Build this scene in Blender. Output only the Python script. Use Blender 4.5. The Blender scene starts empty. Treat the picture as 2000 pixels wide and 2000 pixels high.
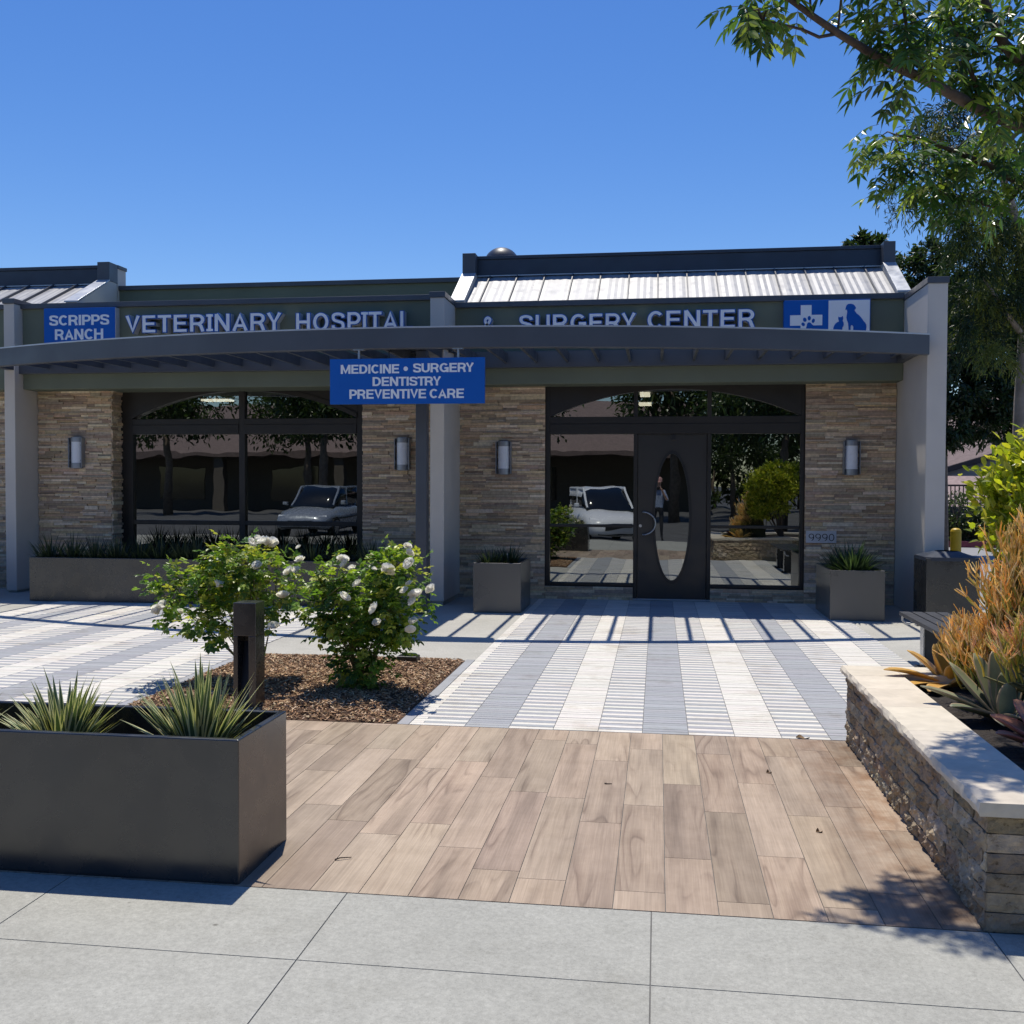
import bpy, math, random
import numpy as np
from mathutils import Vector, Matrix
R = math.radians
rnd = random.Random(7)
S = bpy.context.scene
COL = S.collection

# ------------------------------------------------------------------ camera, light, exposure
YAW, PIT, ROLL, CAMZ = R(8.11), R(1.6), R(.19), 1.65
cd = bpy.data.cameras.new("camera"); cd.sensor_width = 36; cd.lens = 36.0; cd.clip_end = 3000; cd.clip_start = .05
cam = bpy.data.objects.new("camera", cd); COL.objects.link(cam)
cam.matrix_world = Matrix.Translation((0, 0, CAMZ)) @ (Matrix.Rotation(YAW, 4, 'Z') @ Matrix.Rotation(R(90) - PIT, 4, 'X') @ Matrix.Rotation(ROLL, 4, 'Z'))
S.camera = cam

SUN_DIR = Vector((-.057, .202, .605)).normalized()        # towards the sun
w = bpy.data.worlds.new("World"); S.world = w; w.use_nodes = True
nt = w.node_tree; bg = nt.nodes["Background"]
sky = nt.nodes.new("ShaderNodeTexSky"); sky.sky_type = 'NISHITA'; sky.sun_disc = False
sky.sun_elevation = math.asin(SUN_DIR.z); sky.sun_rotation = math.atan2(SUN_DIR.x, SUN_DIR.y)
sky.air_density = 1.0; sky.dust_density = 0.3; sky.ozone_density = 3.0
hs = nt.nodes.new("ShaderNodeHueSaturation"); hs.inputs['Saturation'].default_value = 1.33; hs.inputs['Hue'].default_value = .512
nt.links.new(sky.outputs[0], hs.inputs['Color']); nt.links.new(hs.outputs[0], bg.inputs[0])
bg.inputs[1].default_value = 0.13
sd = bpy.data.lights.new("sun", 'SUN'); sd.energy = 4.7; sd.angle = R(.53); sd.color = (1, .94, .84)
so = bpy.data.objects.new("sun", sd); COL.objects.link(so); so.location = (0, 0, 30)
so.rotation_euler = SUN_DIR.to_track_quat('Z', 'Y').to_euler()
S.view_settings.view_transform = 'Standard'; S.view_settings.look = 'None'
S.view_settings.exposure = 0.0; S.view_settings.gamma = 1.0; S.view_settings.use_curve_mapping = False
S.cycles.max_bounces = 8; S.cycles.transparent_max_bounces = 12

# ------------------------------------------------------------------ surveying: a point of the photograph at a known distance
_f = Vector((-math.sin(YAW) * math.cos(PIT), math.cos(YAW) * math.cos(PIT), -math.sin(PIT)))
_r0 = Vector((math.cos(YAW), math.sin(YAW), 0)); _u0 = _r0.cross(_f)
_r = _r0 * math.cos(ROLL) + _u0 * math.sin(ROLL); _u = -_r0 * math.sin(ROLL) + _u0 * math.cos(ROLL)
def ray(x, y): return _f + _r * ((x - 1000) / 2000) - _u * ((y - 1000) / 2000)
def at(x, y, Y):
    d = ray(x, y); return Vector((0, 0, CAMZ)) + d * (Y / d.y)

# ------------------------------------------------------------------ mesh helpers
class MB:
    def __init__(s): s.v = []; s.f = []; s.m = []; s.c = []
    def add(s, vs, fs, mi=0, col=None):
        o = len(s.v); s.v.extend([tuple(p) for p in vs])
        for f in fs: s.f.append([i + o for i in f]); s.m.append(mi); s.c.append(col)
        return s
    def box(s, x0, x1, y0, y1, z0, z1, mi=0, col=None):
        return s.add([(x0,y0,z0),(x1,y0,z0),(x1,y1,z0),(x0,y1,z0),(x0,y0,z1),(x1,y0,z1),(x1,y1,z1),(x0,y1,z1)],
                     [(0,3,2,1),(4,5,6,7),(0,1,5,4),(1,2,6,5),(2,3,7,6),(3,0,4,7)], mi, col)
    def prism(s, pts, d, mi=0, col=None):          # planar polygon (list of 3d points) extruded by vector d
        n = len(pts); a = [Vector(p) for p in pts]; b = [p + Vector(d) for p in a]
        fs = [tuple(range(n)), tuple(range(2*n-1, n-1, -1))] + [(i, i+n, (i+1) % n + n, (i+1) % n) for i in range(n)]
        return s.add(a + b, fs, mi, col)
    def tube(s, path, rad, n=8, mi=0, col=None, cap=True):
        path = [Vector(p) for p in path]; k = len(path)
        if not hasattr(rad, '__len__'): rad = [rad] * k
        vs = []; ref = Vector((0, 0, 1))
        for i, p in enumerate(path):
            t = (path[min(i+1, k-1)] - path[max(i-1, 0)]).normalized()
            if abs(t.dot(ref)) > .95: ref = Vector((1, 0, 0)) if abs(t.x) < .9 else Vector((0, 1, 0))
            a = t.cross(ref).normalized(); b = t.cross(a)
            for j in range(n):
                an = 2 * math.pi * j / n; vs.append(p + (a * math.cos(an) + b * math.sin(an)) * rad[i])
        fs = []
        for i in range(k - 1):
            for j in range(n):
                fs.append((i*n+j, i*n+(j+1) % n, (i+1)*n+(j+1) % n, (i+1)*n+j))
        if cap: fs.append(tuple(range(n-1, -1, -1))); fs.append(tuple(range((k-1)*n, k*n)))
        return s.add(vs, fs, mi, col)
    def cyl(s, x, y, z0, z1, r0, r1=None, n=24, mi=0): return s.tube([(x,y,z0),(x,y,z1)], [r0, r0 if r1 is None else r1], n, mi)
    def lathe(s, cx, cy, prof, n=32, mi=0):
        vs = []; fs = []
        for r, z in prof:
            for j in range(n): vs.append((cx + r*math.cos(2*math.pi*j/n), cy + r*math.sin(2*math.pi*j/n), z))
        for i in range(len(prof)-1):
            for j in range(n): fs.append((i*n+j, i*n+(j+1) % n, (i+1)*n+(j+1) % n, (i+1)*n+j))
        return s.add(vs, fs, mi)

def mesh_from(name, verts, faces, mats, midx=None, cols=None, smooth=False):
    me = bpy.data.meshes.new(name); me.from_pydata(verts, [], faces)
    for m in (mats if isinstance(mats, (list, tuple)) else [mats]): me.materials.append(m)
    if midx is not None and any(midx): me.polygons.foreach_set('material_index', midx)
    if cols is not None:
        at_ = me.attributes.new('Col', 'FLOAT_COLOR', 'FACE')
        at_.data.foreach_set('color', np.asarray(cols, dtype=np.float32).ravel())
    if smooth: me.polygons.foreach_set('use_smooth', [True] * len(me.polygons))
    me.update(); return me

def wloc(o):
    v = Vector((0, 0, 0))
    while o: v += o.location; o = o.parent
    return v
def link(name, me, parent=None, base=None):
    o = bpy.data.objects.new(name, me); COL.objects.link(o)
    if parent is not None: o.parent = parent; o.location = -wloc(parent)
    elif base is not None:
        b = Vector(base); me.transform(Matrix.Translation(-b)); o.location = b
    return o
def obj(name, mb, mats, parent=None, base=None, bevel=0, smooth=False, seg=2):
    cols = None
    if any(c is not None for c in mb.c):
        cols = [(c if c is not None else (1, 1, 1)) for c in mb.c]; cols = [(c[0], c[1], c[2], c[3] if len(c) > 3 else 1.0) for c in cols]
    me = mesh_from(name, mb.v, mb.f, mats, mb.m, cols, smooth)
    o = link(name, me, parent, base)
    if bevel:
        md = o.modifiers.new('bevel', 'BEVEL'); md.width = bevel; md.segments = seg; md.limit_method = 'ANGLE'; md.angle_limit = R(40)
    return o
def tag(o, label, cat, group=None, kind=None):
    o['label'] = label; o['category'] = cat
    if group: o['group'] = group
    if kind: o['kind'] = kind
    return o
def thing(name, label, cat, loc, group=None):
    o = bpy.data.objects.new(name, None); COL.objects.link(o); o.location = loc; o.empty_display_size = .2
    return tag(o, label, cat, group)
def struct(o, kind='structure'): o['kind'] = kind; return o
def kids(o): return [c for c in bpy.data.objects if c.parent == o]
def dup(root, loc, label, rotz=0, scale=1):
    r = root.copy(); COL.objects.link(r); r.location = loc; r['label'] = label; r.rotation_euler = (0, 0, rotz); r.scale = (scale,)*3
    for ch in kids(root):
        c = ch.copy(); COL.objects.link(c); c.parent = r
        for g in kids(ch):
            d = g.copy(); COL.objects.link(d); d.parent = c
    return r

# ------------------------------------------------------------------ materials
class N:
    def __init__(s, name):
        s.m = bpy.data.materials.new(name); s.m.use_nodes = True; s.t = s.m.node_tree; s.b = s.t.nodes['Principled BSDF']
    def n(s, typ, **kw):
        x = s.t.nodes.new(typ)
        for k, v in kw.items():
            if k in x.inputs: x.inputs[k].default_value = v
            else: setattr(x, k, v)
        return x
    def l(s, a, b): s.t.links.new(a, b)
    def coord(s, scale=(1, 1, 1), kind='Object'):
        tc = s.n('ShaderNodeTexCoord'); mp = s.n('ShaderNodeMapping'); mp.inputs['Scale'].default_value = scale
        s.l(tc.outputs[kind], mp.inputs[0]); return mp.outputs[0]
    def noise(s, vec, scale, detail=4, rough=.55):
        x = s.n('ShaderNodeTexNoise', Scale=scale, Detail=detail, Roughness=rough); s.l(vec, x.inputs['Vector']); return x.outputs['Fac']
    def ramp(s, fac, stops):
        x = s.n('ShaderNodeValToRGB'); e = x.color_ramp.elements
        while len(e) < len(stops): e.new(.5)
        for i, (p, c) in enumerate(stops): e[i].position = p; e[i].color = (*c, 1)
        s.l(fac, x.inputs[0]); return x.outputs[0]
    def mix(s, a, b, fac, mode='MIX'):
        x = s.n('ShaderNodeMix', data_type='RGBA', blend_type=mode)
        for v, i in ((fac, 0), (a, 6), (b, 7)):
            if hasattr(v, 'links'): s.l(v, x.inputs[i])
            else: x.inputs[i].default_value = v if i == 0 else (*v, 1)
        return x.outputs[2]
    def bump(s, h, strength=.3, dist=.01):
        x = s.n('ShaderNodeBump', Strength=strength, Distance=dist); s.l(h, x.inputs['Height']); s.l(x.outputs[0], s.b.inputs['Normal'])
    def col(s): x = s.n('ShaderNodeAttribute'); x.attribute_name = 'Col'; return x.outputs['Color'], x.outputs['Alpha']
    def setp(s, **kw):
        for k, v in kw.items():
            k = k.replace('_', ' ')
            if k in s.b.inputs: s.b.inputs[k].default_value = v

def plain(name, c, rough=.5, metal=0.0, var=.08, vscale=3, bump=0, bscale=200, bdist=.002, spec=.5, rvar=0.12):
    m = N(name); v = m.coord()
    f = m.noise(v, vscale, 5)
    c0 = tuple(x * (1 - var) for x in c); c1 = tuple(x * (1 + var) for x in c)
    m.l(m.ramp(f, [(.3, c0), (.7, c1)]), m.b.inputs['Base Color'])
    m.setp(Metallic=metal); m.b.inputs['Specular IOR Level'].default_value = spec
    mr = m.n('ShaderNodeMapRange'); m.l(m.noise(v, vscale * 2.3, 6), mr.inputs[0])
    mr.inputs['From Min'].default_value = .3; mr.inputs['From Max'].default_value = .7
    mr.inputs['To Min'].default_value = max(.03, rough - rvar); mr.inputs['To Max'].default_value = min(1, rough + rvar)
    m.l(mr.outputs[0], m.b.inputs['Roughness'])
    if bump: m.bump(m.noise(v, bscale, 4), bump, bdist)
    return m.m

MT = {}
MT['slate'] = plain('slate_paint', (.075, .083, .098), .4, var=.1, vscale=1.5, bump=.06, bscale=60)
MT['slate_dark'] = plain('dark_flashing', (.035, .045, .066), .4, var=.12, vscale=2)
MT['planter'] = plain('planter_paint', (.020, .0208, .0212), .27, var=.3, vscale=2.2, bump=.04, bscale=300, bdist=.001, spec=1.0, rvar=.09)
MT['planter_bounce_lit'] = plain('bounce_lit_planter_paint', (.092, .088, .082), .30, var=.10, vscale=1.2, bump=.04, bscale=300, bdist=.001, spec=1.0, rvar=.04)  # lighter copy of the planter paint; its tone stands for reflected sunlit paving
MT['stucco'] = plain('stucco', (.60, .555, .495), .9, var=.06, vscale=1.3, bump=.35, bscale=90, bdist=.004, spec=.2)
MT['green'] = plain('green_stucco', (.165, .185, .135), .85, var=.09, vscale=1.1, bump=.3, bscale=80, bdist=.003, spec=.25)
MT['bronze'] = plain('bronze_frame', (.022, .018, .0145), .45, var=.15, vscale=2)
MT['door_paint'] = plain('door_paint', (.036, .031, .027), .4, var=.1, vscale=2)
MT['metal_roof'] = plain('zinc_roof', (.34, .345, .355), .5, metal=.15, var=.06, vscale=2.5)
MT['zinc_cap'] = plain('zinc_cap', (.48, .50, .52), .4, metal=.3, var=.05, vscale=3)
MT['blue'] = plain('sign_blue', (.008, .115, .47), .5, var=.03, spec=.25)
MT['white'] = plain('sign_white', (.88, .89, .90), .4, var=.02)
MT['letter_side'] = plain('letter_return', (.55, .55, .56), .5, var=.05)
MT['steel'] = plain('brushed_steel', (.42, .43, .44), .32, metal=.85, var=.06, vscale=8)
MT['lamp_steel'] = plain('lamp_steel', (.33, .35, .38), .38, metal=.6, var=.08, vscale=8)
MT['opal'] = plain('opal_glass', (.80, .82, .86), .25, var=.02)
MT['black'] = plain('black_plastic', (.012, .012, .013), .4, var=.1)
MT['yellow'] = plain('yellow_paint', (.50, .33, .012), .5, var=.12, vscale=5)
MT['soil'] = plain('potting_soil', (.022, .016, .012), .95, var=.4, vscale=30, bump=.8, bscale=60, bdist=.02)
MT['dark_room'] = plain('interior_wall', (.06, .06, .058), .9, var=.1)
MT['bench'] = plain('bench_slat', (.035, .037, .042), .5, var=.2, vscale=4, bump=.1, bscale=80)
MT['bark'] = plain('bark', (.17, .13, .10), .9, var=.35, vscale=9, bump=.7, bscale=30, bdist=.02)
MT['bark_dark'] = plain('branch_bark', (.085, .06, .045), .85, var=.3, vscale=14, bump=.5, bscale=60, bdist=.008)
MT['bark_pale'] = plain('pale_bark', (.33, .27, .22), .85, var=.25, vscale=5, bump=.4, bscale=18, bdist=.02)
MT['stem'] = plain('rose_stem', (.14, .13, .05), .7, var=.3, vscale=12)
MT['asphalt'] = plain('asphalt', (.085, .085, .087), .9, var=.2, vscale=.6, bump=.4, bscale=120, bdist=.004)
MT['street'] = plain('street_surface', (.25, .25, .253), .9, var=.1, vscale=.5, bump=.3, bscale=90, bdist=.004)
MT['curb_red'] = plain('painted_curb', (.22, .05, .07), .8, var=.25, vscale=4)
MT['shingle'] = plain('roof_shingle', (.17, .125, .115), .95, var=.2, vscale=6, bump=.5, bscale=30, bdist=.02)
MT['house_wall'] = plain('house_wall', (.40, .36, .35), .9, var=.06)
MT['tan_wall'] = plain('tan_wall', (.13, .11, .09), .9, var=.06)
MT['brown_trim'] = plain('brown_trim', (.085, .055, .045), .8, var=.1)
MT['rubber'] = plain('tyre_rubber', (.015, .015, .015), .8)
MT['car_white'] = plain('car_paint_white', (.72, .73, .75), .2, var=.01)
MT['car_dark'] = plain('car_paint_dark', (.012, .013, .016), .2, var=.05)
MT['car_silver'] = plain('car_paint_silver', (.34, .37, .41), .25, metal=.4, var=.02)
MT['car_glass'] = plain('car_glass', (.01, .012, .014), .08, spec=.8, rvar=.02)
MT['skin'] = plain('skin', (.45, .27, .2), .6, var=.05)
MT['shirt'] = plain('shirt_cloth', (.20, .25, .36), .9, var=.3, vscale=25)
MT['trousers'] = plain('trouser_cloth', (.025, .027, .033), .9)
MT['cap'] = plain('cap_cloth', (.50, .27, .24), .9)
MT['cobweb'] = plain('cobweb', (.5, .5, .5), .9)
MT['grout'] = plain('joint_filler', (.13, .13, .127), .95, var=.2, vscale=8)
MT['dryleaf'] = plain('dry_leaf', (.24, .15, .07), .8, var=.3, vscale=30)

def mk_concrete(name, c, vs=1.0, speck=True):
    m = N(name); v = m.coord(kind='Object')
    a = m.noise(v, .9*vs, 6, .6); b = m.noise(v, 9*vs, 5, .65); d_ = m.noise(v, 55, 3, .7); s_ = m.noise(v, 170, 2, .8)
    base = m.ramp(a, [(.25, tuple(x*.88 for x in c)), (.75, tuple(x*1.10 for x in c))])
    base = m.mix(base, m.ramp(b, [(.3, (.93,)*3), (.7, (1.04,)*3)]), 1.0, 'MULTIPLY')
    base = m.mix(base, m.ramp(d_, [(.3, (.84,)*3), (.7, (1.12,)*3)]), 1.0, 'MULTIPLY')
    if speck:
        base = m.mix(base, m.ramp(s_, [(.25, (.5,)*3), (.42, (1, 1, 1)), (.62, (1, 1, 1)), (.75, (1.4,)*3)]), 1.0, 'MULTIPLY')
    vo = m.n('ShaderNodeTexVoronoi', Scale=2.1); m.l(m.coord((1, 1, 0)), vo.inputs['Vector']); base = m.mix(base, m.ramp(vo.outputs['Distance'], [(.012, (.45, .44, .43)), (.03, (1, 1, 1))]), 1.0, 'MULTIPLY')
    bl = m.noise(m.coord((1, 1, 0)), 2.6, 7, .72); base = m.mix(base, m.ramp(bl, [(.28, (.90, .895, .88)), (.46, (1, 1, 1)), (.66, (1.0, 1.0, 1.0)), (.82, (1.06, 1.06, 1.055))]), 1.0, 'MULTIPLY')
    m.l(base, m.b.inputs['Base Color']); m.setp(Roughness=.85); m.b.inputs['Specular IOR Level'].default_value = .3
    m.bump(m.noise(v, 140, 4), .25, .003); return m.m
MT['concrete'] = mk_concrete('concrete', (.372, .368, .325))
MT['walk'] = mk_concrete('pale_concrete', (.44, .428, .38))

def mk_attr(name, rough=.8, vscale=25, vamp=(.8, 1.15), bump=.5, bscale=60, bdist=.006, spec=.3, pits=False, stain=False):
    m = N(name); v = m.coord(); c, _ = m.col()
    k = m.mix(c, m.ramp(m.noise(v, vscale, 6, .65), [(.28, (vamp[0],)*3), (.72, (vamp[1],)*3)]), 1.0, 'MULTIPLY')
    h = m.noise(v, bscale, 6, .65)
    if stain:
        k = m.mix(k, m.ramp(m.noise(m.coord((1, 1, 0)), 1.7, 7, .7), [(.30, (.78, .74, .69)), (.46, (1, 1, 1)), (.7, (1, 1, 1)), (.85, (1.05, 1.05, 1.05))]), 1.0, 'MULTIPLY')
    if pits:
        vv = m.coord((22, 22, 34)); pn = m.noise(vv, 1, 5, .75)
        k = m.mix(k, m.ramp(pn, [(.33, (.42, .37, .31)), (.42, (1, 1, 1))]), 1.0, 'MULTIPLY')
    m.l(k, m.b.inputs['Base Color']); m.setp(Roughness=rough); m.b.inputs['Specular IOR Level'].default_value = spec
    m.bump(h, bump, bdist); return m.m
MT['ledger_stone'] = mk_attr('ledger_stone', .88, 22, (.72, 1.2), .7, 45, .012)
MT['split_stone'] = mk_attr('split_travertine', .9, 16, (.6, 1.25), .9, 30, .02, pits=True)
MT['coping'] = mk_attr('limestone_coping', .75, 7, (.80, 1.06), .3, 40, .004)
MT['paver'] = mk_attr('paver_concrete', .85, 18, (.93, 1.05), .2, 120, .002, stain=True)
MT['mulch'] = mk_attr('bark_chip', .9, 40, (.7, 1.25), .5, 80, .004)


def mk_wood():
    m = N('wood_look_tile'); c, a = m.col()
    tc = m.n('ShaderNodeTexCoord')
    sh = m.n('ShaderNodeCombineXYZ'); mul = m.n('ShaderNodeMath', operation='MULTIPLY'); m.l(a, mul.inputs[0]); mul.inputs[1].default_value = 97.0
    for i in range(3): m.l(mul.outputs[0], sh.inputs[i])
    add = m.n('ShaderNodeVectorMath', operation='ADD'); m.l(tc.outputs['Object'], add.inputs[0]); m.l(sh.outputs[0], add.inputs[1])
    def mp(sc):
        x = m.n('ShaderNodeMapping'); x.inputs['Scale'].default_value = sc; m.l(add.outputs[0], x.inputs[0]); return x.outputs[0]
    # slow figure: contour rings of a stretched noise
    fig = m.n('ShaderNodeTexNoise', Scale=1.0, Detail=1.5, Roughness=.45, Distortion=.35); m.l(mp((5.5, .62, 3)), fig.inputs['Vector'])
    k = m.n('ShaderNodeMath', operation='MULTIPLY'); m.l(fig.outputs['Fac'], k.inputs[0]); k.inputs[1].default_value = 9.0
    fr = m.n('ShaderNodeMath', operation='FRACT'); m.l(k.outputs[0], fr.inputs[0])
    ring = m.ramp(fr.outputs[0], [(0, (.60, .57, .56)), (.12, (.80, .77, .76)), (.5, (1.03, 1.03, 1.02)), (.9, (.96, .95, .95)), (1, (.62, .59, .58))])
    ringmask = m.ramp(m.noise(mp((4.5, .8, 1)), 1.0, 3), [(.47, (0, 0, 0)), (.60, (1, 1, 1))])
    fine = m.ramp(m.noise(mp((150, 3.2, 1)), 1.0, 4, .6), [(.28, (.80, .79, .785)), (.7, (1.07, 1.07, 1.07))])
    band = m.ramp(m.noise(mp((9, .7, 1)), 1.0, 3), [(.28, (.66, .645, .64)), (.5, (.96, .955, .95)), (.75, (1.10, 1.095, 1.08))])
    x = m.mix(c, band, 1.0, 'MULTIPLY'); y = m.mix(x, ring, 1.0, 'MULTIPLY'); x = m.mix(x, y, ringmask)
    x = m.mix(x, fine, 1.0, 'MULTIPLY')
    dirt = m.ramp(m.noise(m.coord((1.6, 1.6, 1)), 3, 6, .7), [(.42, (1, 1, 1)), (.8, (.80, .78, .75))])
    x = m.mix(x, dirt, 1.0, 'MULTIPLY')
    # rusty run-off stains along the foot of the garden wall and a patch near it
    sx = m.n('ShaderNodeSeparateXYZ'); m.l(m.coord(), sx.inputs[0]); mr = m.n('ShaderNodeMapRange'); m.l(sx.outputs[0], mr.inputs[0]); mr.inputs['From Min'].default_value = .72; mr.inputs['From Max'].default_value = 1.25
    st = m.n('ShaderNodeMath', operation='MULTIPLY'); m.l(mr.outputs[0], st.inputs[0]); nz = m.ramp(m.noise(m.coord((1, 1, 1)), 4.5, 6, .7), [(.42, (0, 0, 0)), (.62, (1, 1, 1))]); m.l(nz, st.inputs[1])
    x = m.mix(x, m.mix(x, (.62, .46, .34), 1.0, 'MULTIPLY'), st.outputs[0])
    m.l(x, m.b.inputs['Base Color']); m.setp(Roughness=.62); m.b.inputs['Specular IOR Level'].default_value = .35
    m.bump(m.noise(mp((220, 8, 1)), 1.0, 3), .12, .002); return m.m
MT['wood'] = mk_wood()

def mk_leaf(name, rough=.45, trans=.35, spec=.5, tint=(1.15, 1.25, .55)):
    m = N(name); c, _ = m.col(); v = m.coord()
    k = m.mix(c, m.ramp(m.noise(v, 9, 3), [(.3, (.82, .82, .82)), (.7, (1.12, 1.12, 1.12))]), 1.0, 'MULTIPLY')
    m.l(k, m.b.inputs['Base Color']); m.setp(Roughness=rough); m.b.inputs['Specular IOR Level'].default_value = spec
    tr = m.n('ShaderNodeBsdfTranslucent'); m.l(m.mix(k, tint, 1.0, 'MULTIPLY'), tr.inputs[0])
    mx = m.n('ShaderNodeMixShader'); mx.inputs[0].default_value = trans
    m.l(m.b.outputs[0], mx.inputs[1]); m.l(tr.outputs[0], mx.inputs[2])
    m.l(mx.outputs[0], m.t.nodes['Material Output'].inputs[0]); return m.m
MT['leaf'] = mk_leaf('leaf'); MT['gloss_leaf'] = mk_leaf('glossy_leaf', .32, .42, .6)
MT['petal'] = mk_leaf('rose_petal', .6, .6, .3, (1, 1, .95)); MT['rose_leaf'] = mk_leaf('rose_leaf', .38, .45, .5, (1.2, 1.25, .45)); MT['lime_leaf'] = mk_leaf('lime_leaf', .35, .5, .5, (1.25, 1.2, .4)); MT['pencil'] = mk_leaf('pencil_stem', .5, .42, .3, (1.2, 1.05, .7))
MT['blade'] = mk_leaf('grass_blade', .5, .2); MT['succulent'] = mk_leaf('succulent_leaf', .5, .06, .4)

def mk_glass(name, tint=.16, refl=.24, warp=.0006, wscale=2.3):
    m = N(name); v = m.coord((1, 1, 1.6))
    g = m.n('ShaderNodeBsdfGlossy', Roughness=.0); g.inputs[0].default_value = (.92, .97, .95, 1)
    t = m.n('ShaderNodeBsdfTransparent'); t.inputs[0].default_value = (tint, tint*1.02, tint*.98, 1)
    fr = m.n('ShaderNodeFresnel', IOR=1.5); ad = m.n('ShaderNodeMath', operation='ADD'); ad.use_clamp = True
    m.l(fr.outputs[0], ad.inputs[0]); ad.inputs[1].default_value = refl
    bp = m.n('ShaderNodeBump', Strength=1.0, Distance=warp); m.l(m.noise(v, wscale, 1.0, .3), bp.inputs['Height']); m.l(bp.outputs[0], g.inputs['Normal'])
    mx = m.n('ShaderNodeMixShader'); m.l(ad.outputs[0], mx.inputs[0]); m.l(t.outputs[0], mx.inputs[1]); m.l(g.outputs[0], mx.inputs[2])
    m.l(mx.outputs[0], m.t.nodes['Material Output'].inputs[0]); return m.m
MT['glass'] = mk_glass('window_glass')
def mk_emit(name, c, s):
    m = N(name); m.setp(Roughness=.6); m.b.inputs['Emission Color'].default_value = (*c, 1); m.b.inputs['Emission Strength'].default_value = s; return m.m
MT['tube_light'] = mk_emit('ceiling_light_diffuser', (1, .93, .72), 5.0)

# ------------------------------------------------------------------ ground and paving
def jit(c, a, r=rnd):
    k = 1 + r.uniform(-a, a); return tuple(max(0, x * k * (1 + r.uniform(-a*.25, a*.25))) for x in c)
mb = MB(); mb.add([(-600,-600,-.14),(600,-600,-.14),(600,600,-.14),(-600,600,-.14)], [(0,1,2,3)])
struct(obj('ground', mb, MT['asphalt']))
mb = MB(); mb.add([(4.62,-.7,-.03),(70,-.7,-.03),(70,29,-.03),(4.62,29,-.03)], [(0,1,2,3)])
mb.add([(3.45,15.2,-.03),(4.62,15.2,-.03),(4.62,29,-.03),(3.45,29,-.03)], [(0,1,2,3)])
struct(obj('street', mb, MT['street']))
mb = MB(); mb.box(-18, 4.6, -.7, 15.2, -.14, 0)
struct(obj('plaza_pavement', mb, MT['walk'], bevel=.01))

TOP = .006
def slab(mb, x0, x1, y0, y1, mi=0, col=None, top=TOP, bot=.0005, g=.002):
    x0 += g; x1 -= g; y0 += g; y1 -= g
    mb.add([(x0,y0,bot),(x1,y0,bot),(x1,y1,bot),(x0,y1,bot),(x0,y0,top),(x1,y0,top),(x1,y1,top),(x0,y1,top)],
           [(4,5,6,7),(0,1,5,4),(1,2,6,5),(2,3,7,6),(3,0,4,7)], mi, col)
# foreground concrete tiles
mb = MB(); xs = [-.013 + 1.2 * k for k in range(-8, 5)]; xs = [x if abs(x) > 3 else x for x in xs]
xs = [-9.6,-8.4,-7.2,-6.0,-4.8,-3.61,-2.413,-1.222,-.0135,1.214,2.42,3.6,4.58]
ys = [3.93 - .585*k for k in range(0, 8)]
mb.add([(-9.6,-.68,.002),(4.58,-.68,.002),(4.58,3.93,.002),(-9.6,3.93,.002)], [(0,1,2,3)], 1)
for i in range(len(xs)-1):
    for j in range(len(ys)-1):
        slab(mb, xs[i], xs[i+1], ys[j+1], ys[j], g=.0026)
struct(obj('sidewalk', mb, [MT['concrete'], MT['grout']]))
# wood-look tiles
mb = MB(); mb.add([(-6.1,3.93,.002),(1.24,3.93,.002),(1.24,6.768,.002),(-6.1,6.768,.002)], [(0,1,2,3)], 1)
W0, L0 = .2030, 1.118
known = {-3:5.305, -2:4.94, -1:5.235, 0:5.635, 1:5.185, 2:5.715, 3:5.19, 4:5.364, 5:5.03, -4:4.26, -5:5.62, -6:4.80, -7:4.62, -8:5.90, -9:5.0, -10:5.6, -11:5.05}
palette = [(.447,.352,.258),(.43,.338,.25),(.395,.308,.228),(.415,.325,.241),(.46,.366,.272),(.348,.27,.202),(.437,.341,.252),(.373,.288,.214)]
for k in range(-31, 7):
    xa = .04 + W0*k; xb = xa + W0
    if xa > 1.2: continue
    xb = min(xb, 1.235)
    y = known.get(k, 5 + rnd.random()*L0); 
    while y > 3.936: y -= L0
    last = None
    while y < 6.76:
        c = rnd.choice([p for p in palette if p is not last]); last = c; c = jit(c, .07)
        ya, yb = max(y, 3.934), min(y + L0, 6.764)
        if yb - ya > .01: slab(mb, xa, xb, ya, yb, 0, (*c, rnd.random()), g=.0016)
        y += L0
struct(obj('wood_look_paving', mb, [MT['wood'], MT['grout']]))
# striped pavers
PALE, GREY = (.66,.63,.565), (.35,.357,.37)
def pavers(name, edges, kinds, y0, y1, jag_left=None, border=()):
    mb = MB(); lo = edges[0]; hi = edges[-1]
    mb.add([(lo,y0,.003),(hi,y0,.003),(hi,y1,.003),(lo,y1,.003)], [(0,1,2,3)], 1)
    n = int((y1 - y0)/.0605)
    for i in range(n):
        ya = y0 + i*(y1-y0)/n; yb = y0 + (i+1)*(y1-y0)/n
        for j, kd in enumerate(kinds):
            xa, xb = edges[j], edges[j+1]
            alt = (i % 2 == 0)
            if kd == 'P': c = PALE
            elif kd == 'G': c = GREY
            else: c = PALE if alt else GREY
            if jag_left is not None and j == 0 and not alt:
                slab(mb, xa, xa + jag_left, ya, yb, 0, jit(PALE, .05), g=.0022); xa += jag_left
            slab(mb, xa, xb, ya, yb, 0, jit(c, .06), g=.0022, top=TOP + rnd.uniform(-.0008, .0008))
    for (bx0, bx1, by0, by1) in border:
        y = by0
        while y < by1 - .02:
            slab(mb, bx0, bx1, y, min(y + .9, by1), 0, jit(GREY, .05), g=.002); y += .9
    return struct(obj(name, mb, [MT['paver'], MT['grout']]))
edges = [-1.672,-1.286,-.985,-.684,-.384,-.091,.21,.508,.808,1.116,1.417,1.718,2.02,2.30]
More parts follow.
